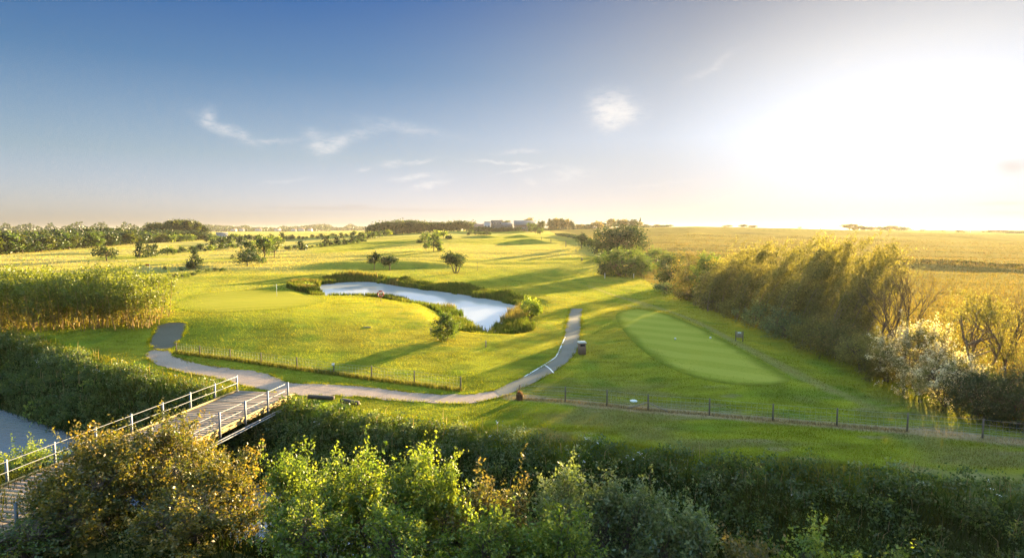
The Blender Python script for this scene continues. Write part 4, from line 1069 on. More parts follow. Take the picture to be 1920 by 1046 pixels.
for px in np.arange(388, 690, 9):
    b = np.interp(px, [388, 560, 690], [455, 449, 440]) + random.uniform(-1.5, 1.5); hgt = random.uniform(6, 12) * np.interp(px, [388, 690], [1.2, .7]); put_px(sap, px + random.uniform(-3, 3), b, b - hgt, hgt * .9)
for px in np.arange(304, 470, 7.5):
    b = np.interp(px, [304, 470], [478, 464]) + random.uniform(-4, 3); hgt = random.uniform(5, 13); put_px(sap, px + random.uniform(-3, 3), b, b - hgt, hgt * .9)
for px in np.arange(395, 535, 9):
    b = random.uniform(452, 461); hgt = random.uniform(9, 15); put_px(sap, px, b, b - hgt, hgt * .85)
clump = Stock('young_tree', 'small tree in the short row on the far middle fairway', 'tree', 'short row of small trees below the hall', 'round', 5, 4, 420, [L_dark, L_green], 3, k=4)
for px, b, h in [(878, 441, 6), (884, 439, 9), (891, 441, 7), (897, 440, 7), (903, 441, 7), (908, 441, 6), (914, 441, 8), (919, 441, 5)]: put_px(clump, px, b, b - h, h * .95)
low = Stock('low_shrub', 'small bush in the reedy hollow on the left', 'shrub', 'small bushes of the reedy hollow', 'shrub', 2, 2.4, 150, [L_green, L_dark], 3, k=4)
for px, b, h in [(317, 519, 7), (329, 520, 7), (345, 521, 8), (352, 520, 6), (362, 517, 7), (372, 512, 6), (390, 508, 7), (404, 508, 7), (418, 509, 8), (340, 507, 6), (310, 505, 6)]: put_px(low, px, b, b - h, h * 1.4)

# shrubs by the pond
plant('pond_bush', 'rounded leafy bush on the near bank of the pond', 'bush', 834, 637, 583, 35, 'shrub', L_green, k=6)
plant('pond_bush', 'yellow-green bush on the right bank of the pond', 'bush', 996, 600, 556, 28, 'shrub', L_yel, k=4.5)
plant('pond_bush', 'golden low bush at the left tip of the pond', 'bush', 578, 545, 529, 24, 'shrub', L_yel, k=4)

# far hedges and low field hedges, each one long thing
def hedge(name, label, P, h, w, mat, leaf, k=3.0, seed=1):
    g = np.random.default_rng(seed); P = np.array(P); n = 160; R_ = resample(P, n); L = np.sum(np.hypot(*np.diff(P, axis=0).T))
    z = T(R_[:, 0], R_[:, 1])
    hh = h * (.75 + .5 * vnoise(R_[:, 0], R_[:, 1], 6, 9))
    nl = int(min(26000, k * L * (h + w) / leaf ** 2)); i = g.integers(0, n, nl)
    c = np.stack([R_[i, 0] + g.normal(size=nl) * w * .35 + g.uniform(-1, 1, nl) * L / n, R_[i, 1] + g.normal(size=nl) * w * .35, z[i] + hh[i] * g.uniform(0.02, 1, nl) ** .8], -1)
    a = unit(g.normal(size=(nl, 3))); b = unit(np.cross(a, g.normal(size=(nl, 3)))); s = leaf * g.uniform(.6, 1.3, nl)[:, None] * .6
    V = np.stack([c - a * s, c + b * s * .7, c + a * s, c - b * s * .7], 1).reshape(-1, 3)
    C = np.repeat(np.stack([g.uniform(0, 1, nl), g.uniform(0, 1, nl), g.uniform(0, 1, nl)], -1), 4, 0)
    o = link(name, leaf_mesh(name, V, C, mat)); return tag(o, label, 'hedge')
_o = hedge('woodland_undergrowth', 'dense dark undergrowth filling the foot of the left wood', [hit(px_, np.interp(px_, bx, by) - 1.2)[:2] for px_ in range(-55, 392, 12)], 8.5, 7, L_dark, .95, 7, 12); _o['kind'] = 'stuff'
hedge('field_hedge', 'low dark hedge dividing the two golden fields on the right', [at(1640, 205), hit(1690, 493)[:2], hit(1780, 496)[:2], hit(1925, 505)[:2], hit(1990, 510)[:2]], 1.7, 1.6, L_red, .4, 5, 2)
hedge('boundary_hedge', 'low overgrown bank hedge along the fairway left of the oak', [(xbound(y), y) for y in (205, 225, 250, 275, 300, 340, 380, 420)], 1.5, 2.2, L_dark, .55, 4, 3)
hedge('clubhouse_hedge', 'long dark hedge in front of the clubhouse buildings', [at(886, 560), at(930, 556), at(975, 545)], 4.2, 3, L_dark, .9, 7, 4)
hedge('skyline_hedge', 'long dark hedge along the top of the wheat field', [at(1008, 590), at(1060, 640), at(1130, crest(1130) - 12), at(1250, crest(1250) - 8)], 1.6, 2, L_dark, .8, 5, 5)
hedge('skyline_hedge', 'thin hazy hedge on the skyline at the far right', [at(1850, crest(1850)), at(1880, crest(1880)), at(1916, crest(1916)), at(1960, crest(1960))], 3.4, 2.5, L_dark, .9, 7, 6)

# distant wooded country, too far to count
def far_woods():
    g = np.random.default_rng(77); Vs = []; Cs = []
    for px0, px1, d, h, n in [(380, 720, 2600, 20, 6000), (380, 620, 2300, 13, 3000), (-900, 300, 1500, 22, 9000), (1000, 1100, 900, 6, 300)]:
        px = g.uniform(px0, px1, n); dd = d * g.uniform(.95, 1.1, n)
        x = (px - CX) / F * dd; z = T(x, dd) + h * g.uniform(0, 1, n) * (.5 + .9 * vnoise(px, 0 * px, 14, 4))
        c = np.stack([x, dd, z], -1); a = unit(g.normal(size=(n, 3))); b = unit(np.cross(a, g.normal(size=(n, 3)))); s = d * .0016
        Vs.append(np.stack([c - a * s, c + b * s, c + a * s, c - b * s], 1).reshape(-1, 3)); Cs.append(np.repeat(g.uniform(0, .6, (n, 3)), 4, 0))
    o = link('distant_woods', leaf_mesh('distant_woods', np.vstack(Vs), np.vstack(Cs), L_dark)); tag(o, 'far line of woods on the left horizon', 'woods', kind='stuff')
far_woods()

# ---------------------------------------------------------------- reeds, bank plants, wild flowers
M_blade2 = mat_blade('reed_blades', .45, (1.3, 1.25, .7))
def reeds():
    g = rng; x = g.uniform(POND[:, 0].min() - 5, POND[:, 0].max() + 6, 260000); y = g.uniform(POND[:, 1].min() - 5, POND[:, 1].max() + 9, 260000)
    d = seg_dist(x, y, POND, True); ins = inside(x, y, POND)
    px = CX + x / y * F
    far = (y > np.interp(x, [-60, -20, 0, 20], [124, 122, 108, 98])) 
    wid = .7 + 2.2 * vnoise(x, y, 5, 61) + np.where(far, 2.0, 0) + np.where((x > -1) & ~far, 1.0, 0) + np.where(y < 74, 1.5, 0)
    ok = ((~ins) & (d < wid) & ((vnoise(x, y, 1.6, 62) > .2) | (y < 76))) | (ins & (d < .5 + .9 * (vnoise(x, y, 3, 63) > .6)))
    ok &= ~((px < 690) & (y < 115) & (~ins))
    x, y, ins, d, far = x[ok], y[ok], ins[ok], d[ok], far[ok]
    n = min(len(x), 52000); x, y, ins, d, far = x[:n], y[:n], ins[:n], d[:n], far[:n]
    z = np.maximum(T(x, y), POND_Z - .1)
    f = vnoise(x, y, 2.5, 64); f2 = vnoise(x, y, 7, 65)
    C = np.array([.075, .115, .018]) * (1 - f[:, None]) + np.array([.17, .18, .03]) * f[:, None]
    C = np.where((f2 > .80)[:, None], np.array([.17, .14, .04]), C * .85)
    h = (.7 + .8 * f2) * np.where(far, 1.1, .85) * np.where((x > -1) & ~far, 1.15, 1.0) * np.where((y < 72) & ~far, .75, 1)
    me = blades('pond_reeds', x, y, z, C, h, np.full(n, .09) * np.maximum(1, y / 90), .16, M_blade2, True)
    tag(link('pond_reeds', me), 'tall green reeds round the pond', 'reeds', kind='stuff')
reeds()
def bank():
    N = 420000; x = rng.uniform(-78, 46, N); y = rng.uniform(18, 92, N)
    s = ditch_s(x, y); px = CX + x / y * F
    ok = (px > -60) & (px < 1980) & (((s > -.5) & (s < 6.3)) | ((s > 5) & (s < 13) & (x > -9)) | ((s > 10.8) & (s < 17.5) & (rng.uniform(size=N) < .5)) | ((s >= 15) & (s < 22) & (rng.uniform(size=N) < .25)))
    ub = (x + 20.3 + (45 - y) * .2); ok &= ~((ub > -.6) & (ub < 5.2) & (s < 2) & (y > 38) & (x < -14))
    x, y, s = x[ok], y[ok], s[ok]
    keep = rng.uniform(size=len(x)) < np.clip(.25 + 1.5 * np.exp(-(y - 26) / 22.0), 0, 1); x, y, s = x[keep], y[keep], s[keep]
    n = len(x); z = T(x, y)
    f = vnoise(x, y, 1.4, 71); f2 = vnoise(x, y, 4.5, 72)
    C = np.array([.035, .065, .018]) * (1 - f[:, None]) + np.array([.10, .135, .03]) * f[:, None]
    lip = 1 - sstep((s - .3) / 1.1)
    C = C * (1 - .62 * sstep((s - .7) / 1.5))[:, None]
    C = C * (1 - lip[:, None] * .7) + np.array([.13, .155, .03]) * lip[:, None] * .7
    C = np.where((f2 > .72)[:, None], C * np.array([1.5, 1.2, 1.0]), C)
    h = (.30 + .75 * f * f2 * 2.0) * np.where(s < .4, .55, 1)
    w = .028 + .02 * rng.uniform(size=n); w = w * np.maximum(1, y / 36)
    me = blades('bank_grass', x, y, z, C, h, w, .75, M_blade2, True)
    tag(link('bank_grass', me), 'rank dark grass covering the ditch banks', 'grass', kind='stuff')
    # broad-leaved weeds : nettles, docks, brambles growing in mounds
    for nm, lab, mt, M, tl in (('bank_weeds', 'leafy dark weeds mounded along the ditch banks', L_green, 900, .55), ('bank_brambles', 'paler bramble and willowherb leaves along the ditch banks', L_yel, 90, .6), ('grey_weeds', 'grey-green weeds along the top of the ditch bank', L_sil, 130, .5)):
        q = rng.integers(0, n, M * 4)
        q = q[(s[q] > (-.4 if nm != 'bank_weeds' else .1)) & (s[q] < (2.0 if nm == 'grey_weeds' else 6))][:M]
        R_ = rng.uniform(.25, .75, len(q)) * (1 if nm == 'bank_weeds' else .75)
        g = rng; K = 9; d_ = unit(g.normal(size=(len(q) * K, 3))); d_[:, 2] = np.abs(d_[:, 2])
        rr = np.repeat(R_, K)[:, None]
        cl = np.repeat(np.stack([x[q], y[q], z[q] + .05], -1), K, 0) + d_ * rr * np.array([1, 1, 1.1])
        V, C2 = leaf_quads(g, cl, d_, int(len(q) * 150), .115, .14, 4, .28, .5, (0, 0, 0), tint0=np.repeat(g.uniform(0, 1, len(q)), K))
        o = link(nm, leaf_mesh(nm, V, C2, mt)); tag(o, lab, 'weeds', kind='stuff')
    # dead stalks left standing from last year
    q = rng.integers(0, n, 1500); q = q[(s[q] > -.6) & (s[q] < 5)][:620]
    me = blades('dead_stalks', x[q], y[q], z[q], np.tile([.30, .23, .13], (len(q), 1)), np.full(len(q), 1.15), np.full(len(q), .03), .25, M_blade2, True)
    tag(link('dead_stalks', me), 'pale dead stalks standing among the bank weeds', 'stalks', kind='stuff')
bank()
M_petal = mat_plain('white_petals', (.75, .74, .70), (.85, .84, .8), 20, .8, 0)
def flowers():
    Vs = []
    def head(p, r, n):
        for _ in range(n):
            c = p + rng.normal(size=3) * np.array([r, r, r * .5]); a = unit(rng.normal(size=3) * np.array([1, 1, .4])); b = unit(np.cross(a, rng.normal(size=3))); s = rng.uniform(.02, .045)
            Vs.append(np.stack([c - a * s, c + b * s, c + a * s, c - b * s]))
    for px, py, r, n in [(68, 676, .16, 16), (76, 684, .14, 14), (72, 692, .1, 10), (178, 697, .12, 10), (186, 700, .12, 12), (195, 703, .1, 8), (160, 690, .1, 8), (276, 706, .12, 14), (172, 713, .1, 8), (330, 708, .08, 6), (105, 672, .1, 8), (40, 655, .12, 8),
                          (592, 797, .10, 10), (602, 799, .12, 14), (590, 790, .08, 6), (933, 798, .07, 10), (918, 824, .07, 10), (1100, 829, .08, 12), (1198, 857, .10, 18), (1185, 868, .06, 8), (1175, 862, .07, 8), (1206, 866, .05, 6), (1164, 873, .05, 8), (1094, 873, .06, 10), (1085, 862, .05, 6), (1497, 942, .07, 14), (1482, 936, .04, 6), (1729, 915, .05, 8), (1850, 911, .05, 7), (1868, 938, .05, 9), (1855, 925, .04, 5), (1120, 838, .05, 6)]:
        p = hit(px, py + 6); head(np.array([p[0], p[1] - .1, p[2] + .45]), r, n)
    V = np.vstack(Vs); o = link('white_wildflowers', new_mesh('white_wildflowers', V, np.arange(len(V)).reshape(-1, 4), M_petal)); tag(o, 'white wildflower heads scattered along the ditch bank', 'flowers', kind='stuff')
flowers()
# ---------------------------------------------------------------- footbridge
M_plank = None
def mat_planks():
    m, n = nt('weathered_planks')
    a = nd(n, 'ShaderNodeVertexColor'); a.layer_name = 'Col'
    v = objco(n, (1.2, 14, 6)); f = noise(n, v, 2.2, 5, .65); g = noise(n, objco(n), .9, 4)
    c = ramp(n, f, [(.3, (.185, .135, .105)), (.7, (.34, .26, .205))])
    c = mixc(n, mth(n, 'MULTIPLY_ADD', g, 1.6, -.6, clamp=True), c, (.16, .14, .115))
    c = mixc(n, 1.0, c, a.outputs[0], 'MULTIPLY')
    b = nd(n, 'ShaderNodeBsdfPrincipled'); b.inputs['Roughness'].default_value = .85; b.inputs['Specular IOR Level'].default_value = .2
    n.links.new(c, b.inputs['Base Color'])
    bp = nd(n, 'ShaderNodeBump'); bp.inputs['Strength'].default_value = .5; bp.inputs['Distance'].default_value = .02; n.links.new(f, bp.inputs['Height']); n.links.new(bp.outputs[0], b.inputs['Normal'])
    o = nd(n, 'ShaderNodeOutputMaterial'); n.links.new(b.outputs[0], o.inputs[0]); return m
M_galv = mat_plain('galvanised_steel', (.20, .21, .22), (.30, .30, .31), 5, .5, .15, .35)
M_galvp = mat_plain('galvanised_post', (.15, .17, .20), (.22, .24, .28), 5, .55, .15, .25)
M_wood = mat_plain('post_timber', (.11, .085, .06), (.19, .15, .11), 12, .9, .4, stretch=(1, 1, .2))
M_woodp = mat_plain('pale_post_timber', (.24, .19, .13), (.33, .26, .19), 12, .9, .4, stretch=(1, 1, .2))
M_wooddk = mat_plain('dark_sleeper', (.055, .042, .036), (.10, .08, .07), 9, .9, .5, stretch=(.3, 1, 1))
M_beam = mat_plain('edge_timber', (.26, .19, .08), (.38, .29, .13), 8, .9, .4)
M_steelbm = mat_plain('dark_beam', (.05, .05, .05), (.09, .085, .08), 6, .8, .2)
M_wire = mat_plain('fence_wire', (.30, .30, .30), (.4, .4, .4), 6, .5, 0, .6)
M_whitep = mat_plain('white_paint', (.72, .72, .70), (.8, .8, .78), 8, .5, .05)
M_redp = mat_plain('red_paint', (.30, .045, .03), (.38, .06, .04), 8, .5, .05)
M_binw = mat_plain('bin_cladding', (.22, .13, .09), (.31, .19, .13), 7, .85, .4, stretch=(4, 4, .3))
M_pale = mat_plain('pale_panel', (.55, .50, .42), (.65, .60, .52), 5, .6, .1)
M_black = mat_plain('dark_opening', (.012, .012, .012), (.03, .03, .03), 5, .8, 0)

def bridge():
    zd = .28
    def pt(px, py, z): p = plane(px, py, z); return p
    rt = [pt(538, 717, zd + 1.1), pt(401, 778, zd + 1.1)]; lt = [pt(445, 704, zd + 1.1), pt(8, 862, zd + 1.1)]
    u = lt[0] - lt[1]; u = u / np.linalg.norm(u)
    ur = rt[0] - rt[1]; ur /= np.linalg.norm(ur)
    ax = unit(u + ur); nx = np.array([ax[1], -ax[0]])     # to the right
    O = lt[0]; wid = float((rt[0] - O) @ nx); off = float((rt[0] - O) @ ax)   # right end starts at 'off' along the axis
    ang = math.atan2(ax[1], ax[0])
    root = thing('footbridge', 'wooden plank footbridge with grey metal railings across the ditch', 'bridge', (O[0], O[1], 0), ang)
    # local frame: +x along the bridge to the far bank, -y to the right of it
    Lb = 23.0; x1 = .55; W0, W1 = -.12, -wid + .12
    mb = MB(); cols = []; x = x1; g = random.Random(3)
    while x > -Lb:
        w = .29 + g.uniform(-.015, .015); sh = (W1 * 0 + off) * 1.0
        k = g.uniform(.6, 1.2); a0, a1 = g.uniform(-.05, .05), g.uniform(-.05, .05)
        n0 = mb.n
        yc = (W0 + W1) / 2
        mb.box((x - w / 2 + off * .5, yc + (a0 + a1) / 2, zd - .03 + g.uniform(-.006, .006)), (w, abs(W1 - W0) + a1 - a0, .06), g.uniform(-.004, .004), .008)
        cols += [(k, k * g.uniform(.96, 1.02), k * g.uniform(.92, 1.02))] * (mb.n - n0)
        x -= w + .055
    me = mb.mesh('deck', mat_planks()); set_col(me, np.array(cols)); link('deck', me, root)
    for yy, nm in ((W0 + .02, 'kerb_rail'), (W1 - .02, 'kerb_rail')):
        MB().box((x1 + off * .5 - Lb / 2 - .2, yy, zd + .055), (Lb, .12, .09), 0, .012).build(nm, M_beam, root)
        MB().box((x1 + off * .5 - Lb / 2 - .2, yy * .985, zd - .19), (Lb - .3, .10, .24), 0, .012).build('edge_beam', M_beam, root)
    for yy in (W0 - .7, (W0 + W1) / 2, W1 + .7):
        MB().box((x1 - Lb / 2, yy, zd - .36), (Lb - 1, .22, .42), 0, .01).build('main_beam', M_steelbm, root)
    sp = 2.42
    for side, y0, x0 in ((1, .06, 0.0), (-1, -wid - .06, off)):
        n = 9
        for i in range(n):
            xx = x0 - i * sp
            p = MB().box((xx, y0, zd + .38), (.09, .09, 1.5), 0, .012)
            pb = p.build('post', M_galvp, root)
            MB().box((xx, y0 - side * .07, zd - .12), (.16, .03, .22), 0, .005).build('bracket', M_galv, pb)
        for h in (1.04, .55):
            pts = [(x0 + .0 - k * sp * .5, y0 + side * -.062, zd + h + .006 * math.sin(k * 2.1 + h)) for k in range(n * 2 - 1)]
            MB().tube(pts, .019, 8).build('rail', M_galv, root, True)
    for dy, z in ((-.30, zd - .42), (-.42, zd - .50)):
        MB().tube([(off + .6, -wid + dy, z), (-6, -wid + dy, z), (-Lb, -wid + dy, z - .02)], .04, 8).build('service_pipe', M_galv, root, True)
bridge()

# ---------------------------------------------------------------- fences
def fence(name, label, posts, wires, mesh_from, mat, thick=.10):
    P = [hit(a, b) for a, b, *_ in posts]
    root = thing(name, label, 'fence', (P[0][0], P[0][1], P[0][2]))
    o = P[0]; tops = []
    for (px, py, h, *k), p in zip(posts, P):
        q = p - o; lean = k[0] if k else (0.0, 0.0)
        mb = MB().tube([(q[0], q[1], q[2] - .3), (q[0] + lean[0] * .5, q[1] + lean[1] * .5, q[2] + h * .5), (q[0] + lean[0], q[1] + lean[1], q[2] + h)], [thick * .55, thick * .52, thick * .5], 8)
        mb.build('post', mat, root)
        tops.append((q, lean, h))
        if len(k) > 1 and k[1] == 'brace':
            s = MB(); dirn = unit((P[4] - P[2])[:2])
            for sg in (-1, 1):
                e = np.array([q[0] + dirn[0] * sg * 1.35, q[1] + dirn[1] * sg * 1.35, Tz(*(p[:2] + dirn * sg * 1.35)) - o[2] + .02])
                s2 = MB().tube([(q[0], q[1], q[2] + h * .5), e], .045, 6); s2.build('brace', M_woodp, root)
        if len(k) > 1 and k[1] == 'plate':
            MB().box((q[0] - .02, q[1] - .09, q[2] + h - .14), (.22, .05, .22), .3, .03).build('notice_plate', M_whitep, root)
    for hf in wires:
        mb = MB()
        for (a, la, ha), (b, lb, hb) in zip(tops[:-1], tops[1:]):
            A = np.array([a[0] + la[0] * hf, a[1] + la[1] * hf, a[2] + ha * hf]); B = np.array([b[0] + lb[0] * hf, b[1] + lb[1] * hf, b[2] + hb * hf])
            M = (A + B) / 2 - np.array([0, 0, .02])
            mb.tube([A, M, B], .0055, 4, cap=False)
        mb.build('wire', M_wire, root)
    for (a, la, ha), (b, lb, hb) in list(zip(tops[:-1], tops[1:]))[mesh_from:]:
        mb = MB(); L = np.hypot(*(b - a)[:2]); n = int(L / .30)
        for hf in (.22, .42): mb.tube([a + np.array([0, 0, hf * ha]), b + np.array([0, 0, hf * hb])], .0035, 3, cap=False)
        for i in range(1, n):
            t = i / n; q = a + (b - a) * t
            mb.tube([(q[0], q[1], q[2] + .02), (q[0], q[1], q[2] + .88 * (ha + (hb - ha) * t))], .0035, 3, cap=False)
        mb.build('netting', M_wire, root)
    return P
FL = [(331, 662, 1.0), (375, 668, 1.0), (432, 675, 1.0), (490, 683, 1.05), (557, 693, 1.1), (626, 702, 1.0, (.02, 0), 'plate'), (697, 712, 1.15), (777, 722, 1.15), (864, 733, 1.1)]
PL = fence('post_and_wire_fence', 'thin post and wire fence along the gravel path on the left', FL, (.95, .72, .5, .3, .14), 0, M_wood, .10)
FR = [(968, 748, 1.05, (.28, 0)), (1060, 753, 1.1), (1138, 761, 1.15), (1215, 769, 1.1, (0, 0), 'brace'), (1330, 778, 1.12), (1449, 789, 1.12), (1569, 798, 1.12), (1701, 809, 1.15), (1842, 821, 1.15), (1930, 829, 1.1)]
PR = fence('post_and_wire_fence', 'long post and wire fence above the straw strip on the right', FR, (.95, .7, .5, .33, .18), 2, M_wood, .10)
def fence_grass():
    xs = []; 
    for P in (PL, PR[:8]):
        Q = resample(np.array([p[:2] for p in P]), 200); i = rng.integers(0, 200, 5200 if P is PL else 2600)
        xs.append(Q[i] + rng.normal(size=(len(i), 2)) * np.array([.14, .14]) + rng.uniform(-.15, .15, (len(i), 2)))
    xy = np.vstack(xs); x, y = xy[:, 0], xy[:, 1]; z = T(x, y)
    C = np.where((np.arange(len(x)) < 5200)[:, None], np.array([.17, .165, .035]), np.array([.30, .22, .12]))
    h = np.where(np.arange(len(x)) < 5200, .36, .16)
    me = blades('fence_grass', x, y, z, C, h, np.full(len(x), .035), .4, M_blade2, True)
    tag(link('fence_grass', me), 'uncut grass along the foot of the fences', 'grass', kind='stuff')
fence_grass()
# dry grass stook leaning on the first right-hand post
p = hit(974, 750); n = 420; a = rng.uniform(0, 2 * PI, n); r_ = .22 * np.sqrt(rng.uniform(0, 1, n))
x, y = np.cos(a) * r_, np.sin(a) * r_ * .8
me = blades('straw_stook', x, y, np.zeros(n), np.tile([.26, .15, .09], (n, 1)), np.full(n, .75) * (1 - r_ * 1.6), np.full(n, .05), .12, M_blade2, True)
tag(link('straw_stook', me, None, tuple(p)), 'brown bundle of dry grass against the first fence post by the cart path', 'straw')

# ---------------------------------------------------------------- litter bin, tee sign, markers
p = hit(1091, 664); t = thing('litter_bin', 'square wooden litter bin with a pale lid beside the cart path', 'bin', tuple(p), .12)
H = htop(641, p[1]) - p[2]; w = .62
b = MB()
for i in range(5):
    for sx, sy, rz in ((0, -1, 0), (0, 1, 0), (1, 0, PI / 2), (-1, 0, PI / 2)):
        o_ = (i - 2) * w / 5
        b.box((sx * w / 2 + (o_ if sy else 0), sy * w / 2 + (o_ if sx else 0), H * .42), (w / 5 - .012, .03, H * .84), rz, .004)
b.box((0, 0, H * .42), (w - .05, w - .05, H * .8), 0); b.build('body', M_binw, t)
MB().box((0, -w / 2 - .012, H * .72), (w * .72, .02, H * .12), 0, .004).build('opening', M_black, t)
MB().box((0, 0, H * .90), (w + .16, w + .16, .07), 0, .02).box((0, 0, H * .95), (w + .06, w + .06, .08), 0, .02).build('lid', M_pale, t)
p = hit(1386, 640); t = thing('tee_sign', 'small tee sign on two dark posts at the hedge foot', 'sign', tuple(p), -.35)
for s in (-1, 1): MB().box((s * .36, 0, .5), (.10, .10, 1.25), 0, .012).build('post', M_wood, t)
MB().box((0, -.03, .72), (.60, .04, .62), 0, .01).build('board', M_woodp, t)
MB().box((0, -.056, .95), (.34, .012, .14), 0, .003).build('plaque', M_whitep, t)

def ball(name, label, px, py, r, mat, cat='marker', group=None):
    p = hit(px, py); mb = MB(); V = []; n, m = 10, 7
    for i in range(1, m):
        for k in range(n): a = PI * i / m; V.append((r * math.sin(a) * math.cos(2 * PI * k / n), r * math.sin(a) * math.sin(2 * PI * k / n), r - r * math.cos(a)))
    Fs = [(i * n + k, i * n + (k + 1) % n, (i + 1) * n + (k + 1) % n, (i + 1) * n + k) for i in range(m - 2) for k in range(n)]
    V += [(0, 0, 0), (0, 0, 2 * r)]; e = len(V)
    Fs += [(e - 2, (k + 1) % n, k) for k in range(n)] + [(e - 1, (m - 2) * n + k, (m - 2) * n + (k + 1) % n) for k in range(n)]
    mb.add(V, Fs); tag(mb.build(name, mat, None, True, (p[0], p[1], p[2] + .02)), label, cat, group)
ball('tee_marker', 'white tee marker on the mown tee, left of the two', 1266, 637, .11, M_whitep, group='tee markers')
ball('tee_marker', 'white tee marker on the mown tee, right of the two', 1332, 635, .11, M_whitep, group='tee markers')
p = hit(1188, 752); mb = MB().tube([(0, 0, -.02), (0, 0, .05), (0, 0, .07)], [.26, .26, .22], 20); tag(mb.build('ground_disc', M_whitep, None, False, tuple(p)), 'flat white disc lying in the grass behind the braced fence post', 'disc')
p = hit(688, 614); mb = MB().tube([(-.45, .2, .03), (0, 0, .05), (.5, -.1, .03)], [.05, .08, .05], 7); tag(mb.build('turf_clod', M_woodp, None, True, tuple(p)), 'small bare clod in the grass below the pond', 'clod')
# sleepers on the bank
for (pa, pb), lab in ((((578, 747), (626, 750)), 'long dark sleeper lying beside the gravel path near the bridge'), (((640, 754), (672, 760)), 'shorter dark sleeper right of the long one by the gravel path')):
    a, b = hit(*pa), hit(*pb); c = (a + b) / 2; L = np.hypot(*(b - a)[:2])
    mb = MB().box((0, 0, 0), (L, .26, .26), 0, .03)
    o = mb.build('timber_sleeper', M_wooddk, None, False, (c[0], c[1], c[2] + .16)); o.rotation_euler = (0, math.atan2(-(b - a)[2], L) * .5, math.atan2(b[1] - a[1], b[0] - a[0])); tag(o, lab, 'sleeper')
# lifebuoy by the pond
p = hit(714, 566); t = thing('lifebuoy_stand', 'red lifebuoy on a post at the near bank of the pond', 'lifebuoy', tuple(p))
hz = htop(551, p[1]) - p[2]
MB().tube([(0, .05, -.2), (0, .05, hz + .3)], .05, 8).build('post', M_woodp, t)
mb = MB(); R_, r_ = .42, .11
V = [((R_ + r_ * math.cos(b)) * math.cos(a), r_ * math.sin(b) - .08, hz + (R_ + r_ * math.cos(b)) * math.sin(a)) for a in np.linspace(0, 2 * PI, 24, endpoint=False) for b in np.linspace(0, 2 * PI, 8, endpoint=False)]
mb.add(V, [((i * 8 + k), (i * 8 + (k + 1) % 8), (((i + 1) % 24) * 8 + (k + 1) % 8), (((i + 1) % 24) * 8 + k)) for i in range(24) for k in range(8)])
ring = mb.build('ring', M_redp, t, True)
mb = MB()
for a in np.arange(4) * PI / 2 + PI / 4: mb.box((R_ * math.cos(a), -.08, hz + R_ * math.sin(a)), (.15, .25, .15), 0, .05)
mb.build('band', M_whitep, ring)
# flags and posts
def flag(label, px, py, H, mat, w=.55):
    p = hit(px, py); t = thing('golf_flag', label, 'flag', tuple(p))
    MB().tube([(0, 0, -.1), (0, 0, H)], .03, 6).build('pole', M_whitep, t)
    mb = MB(); V = []; 
    for i in range(7): V += [(-i / 6 * w, .06 * math.sin(i * 1.1), H), (-i / 6 * w, .06 * math.sin(i * 1.1 + .3), H - .45 + .02 * i)]
    V2 = [(x, y + .012, z) for x, y, z in V]
    mb.add(V + V2, [(2 * i, 2 * i + 2, 2 * i + 3, 2 * i + 1) for i in range(6)] + [(14 + 2 * i + 1, 14 + 2 * i + 3, 14 + 2 * i + 2, 14 + 2 * i) for i in range(6)])
    mb.build('cloth', mat, t)
flag('red flag on a pole in the reedy hollow on the left', 281, 513, 2.6, M_redp, 1.1)
flag('pale yellow flag standing on the sunlit putting green', 519, 556, 2.2, mat_plain('yellow_cloth', (.7, .6, .12), (.75, .66, .2), 8, .7, 0), .6)
def post(label, px, py, top, mat, r, name='marker_post'):
    p = hit(px, py); h = htop(top, p[1]) - p[2]
    mb = MB().tube([(0, 0, -.2), (0, 0, h * .96), (0, 0, h)], [r, r, r * .6], 8); tag(mb.build(name, mat, None, False, tuple(p)), label, 'post')
post('white marker post at the left foot of the huge bush', 1134, 522, 512, M_whitep, .07)
post('white marker post at the right foot of the huge bush', 1188, 522, 513, M_whitep, .07)
post('tall dark post where the long shadows begin on the right fairway', 1061, 464, 451, M_wood, .16)
post('short dark post in the grass right of the far bunkers', 1033, 455, 448, M_wood, .16)
post('small dark post nearest the clubhouse trees on the far fairway', 1015, 450, 444, M_wood, .16)
post('thin pale post in the shade beside the boundary hedge', 1080, 474, 466, M_woodp, .10)
post('low dark stump out on the sunlit fairway below the boundary trees', 1091, 489, 483, M_wood, .22, 'stump')
post('thin stake standing right of the vase-shaped tree', 895, 508, 490, M_woodp, .05, 'stake')
post('short wooden stake at the pond reeds above the fence', 911, 651, 640, M_woodp, .07, 'stake')
post('short wooden stake beside the rounded bush by the pond', 808, 627, 616, M_woodp, .07, 'stake')
# wind pole on the right skyline
d = crest(1817); q = at(1817, d); z = Tz(*q); h = htop(424, d) - z
t = thing('wind_pole', 'thin pole with short arms on the right skyline', 'pole', (q[0], q[1], z))
MB().tube([(0, 0, -.5), (0, 0, h)], [.22, .16], 8).build('mast', M_pale, t)
MB().tube([(-2.4, 0, h - 1.0), (1.2, 0, h - .6)], .12, 6).build('arm', M_pale, t)

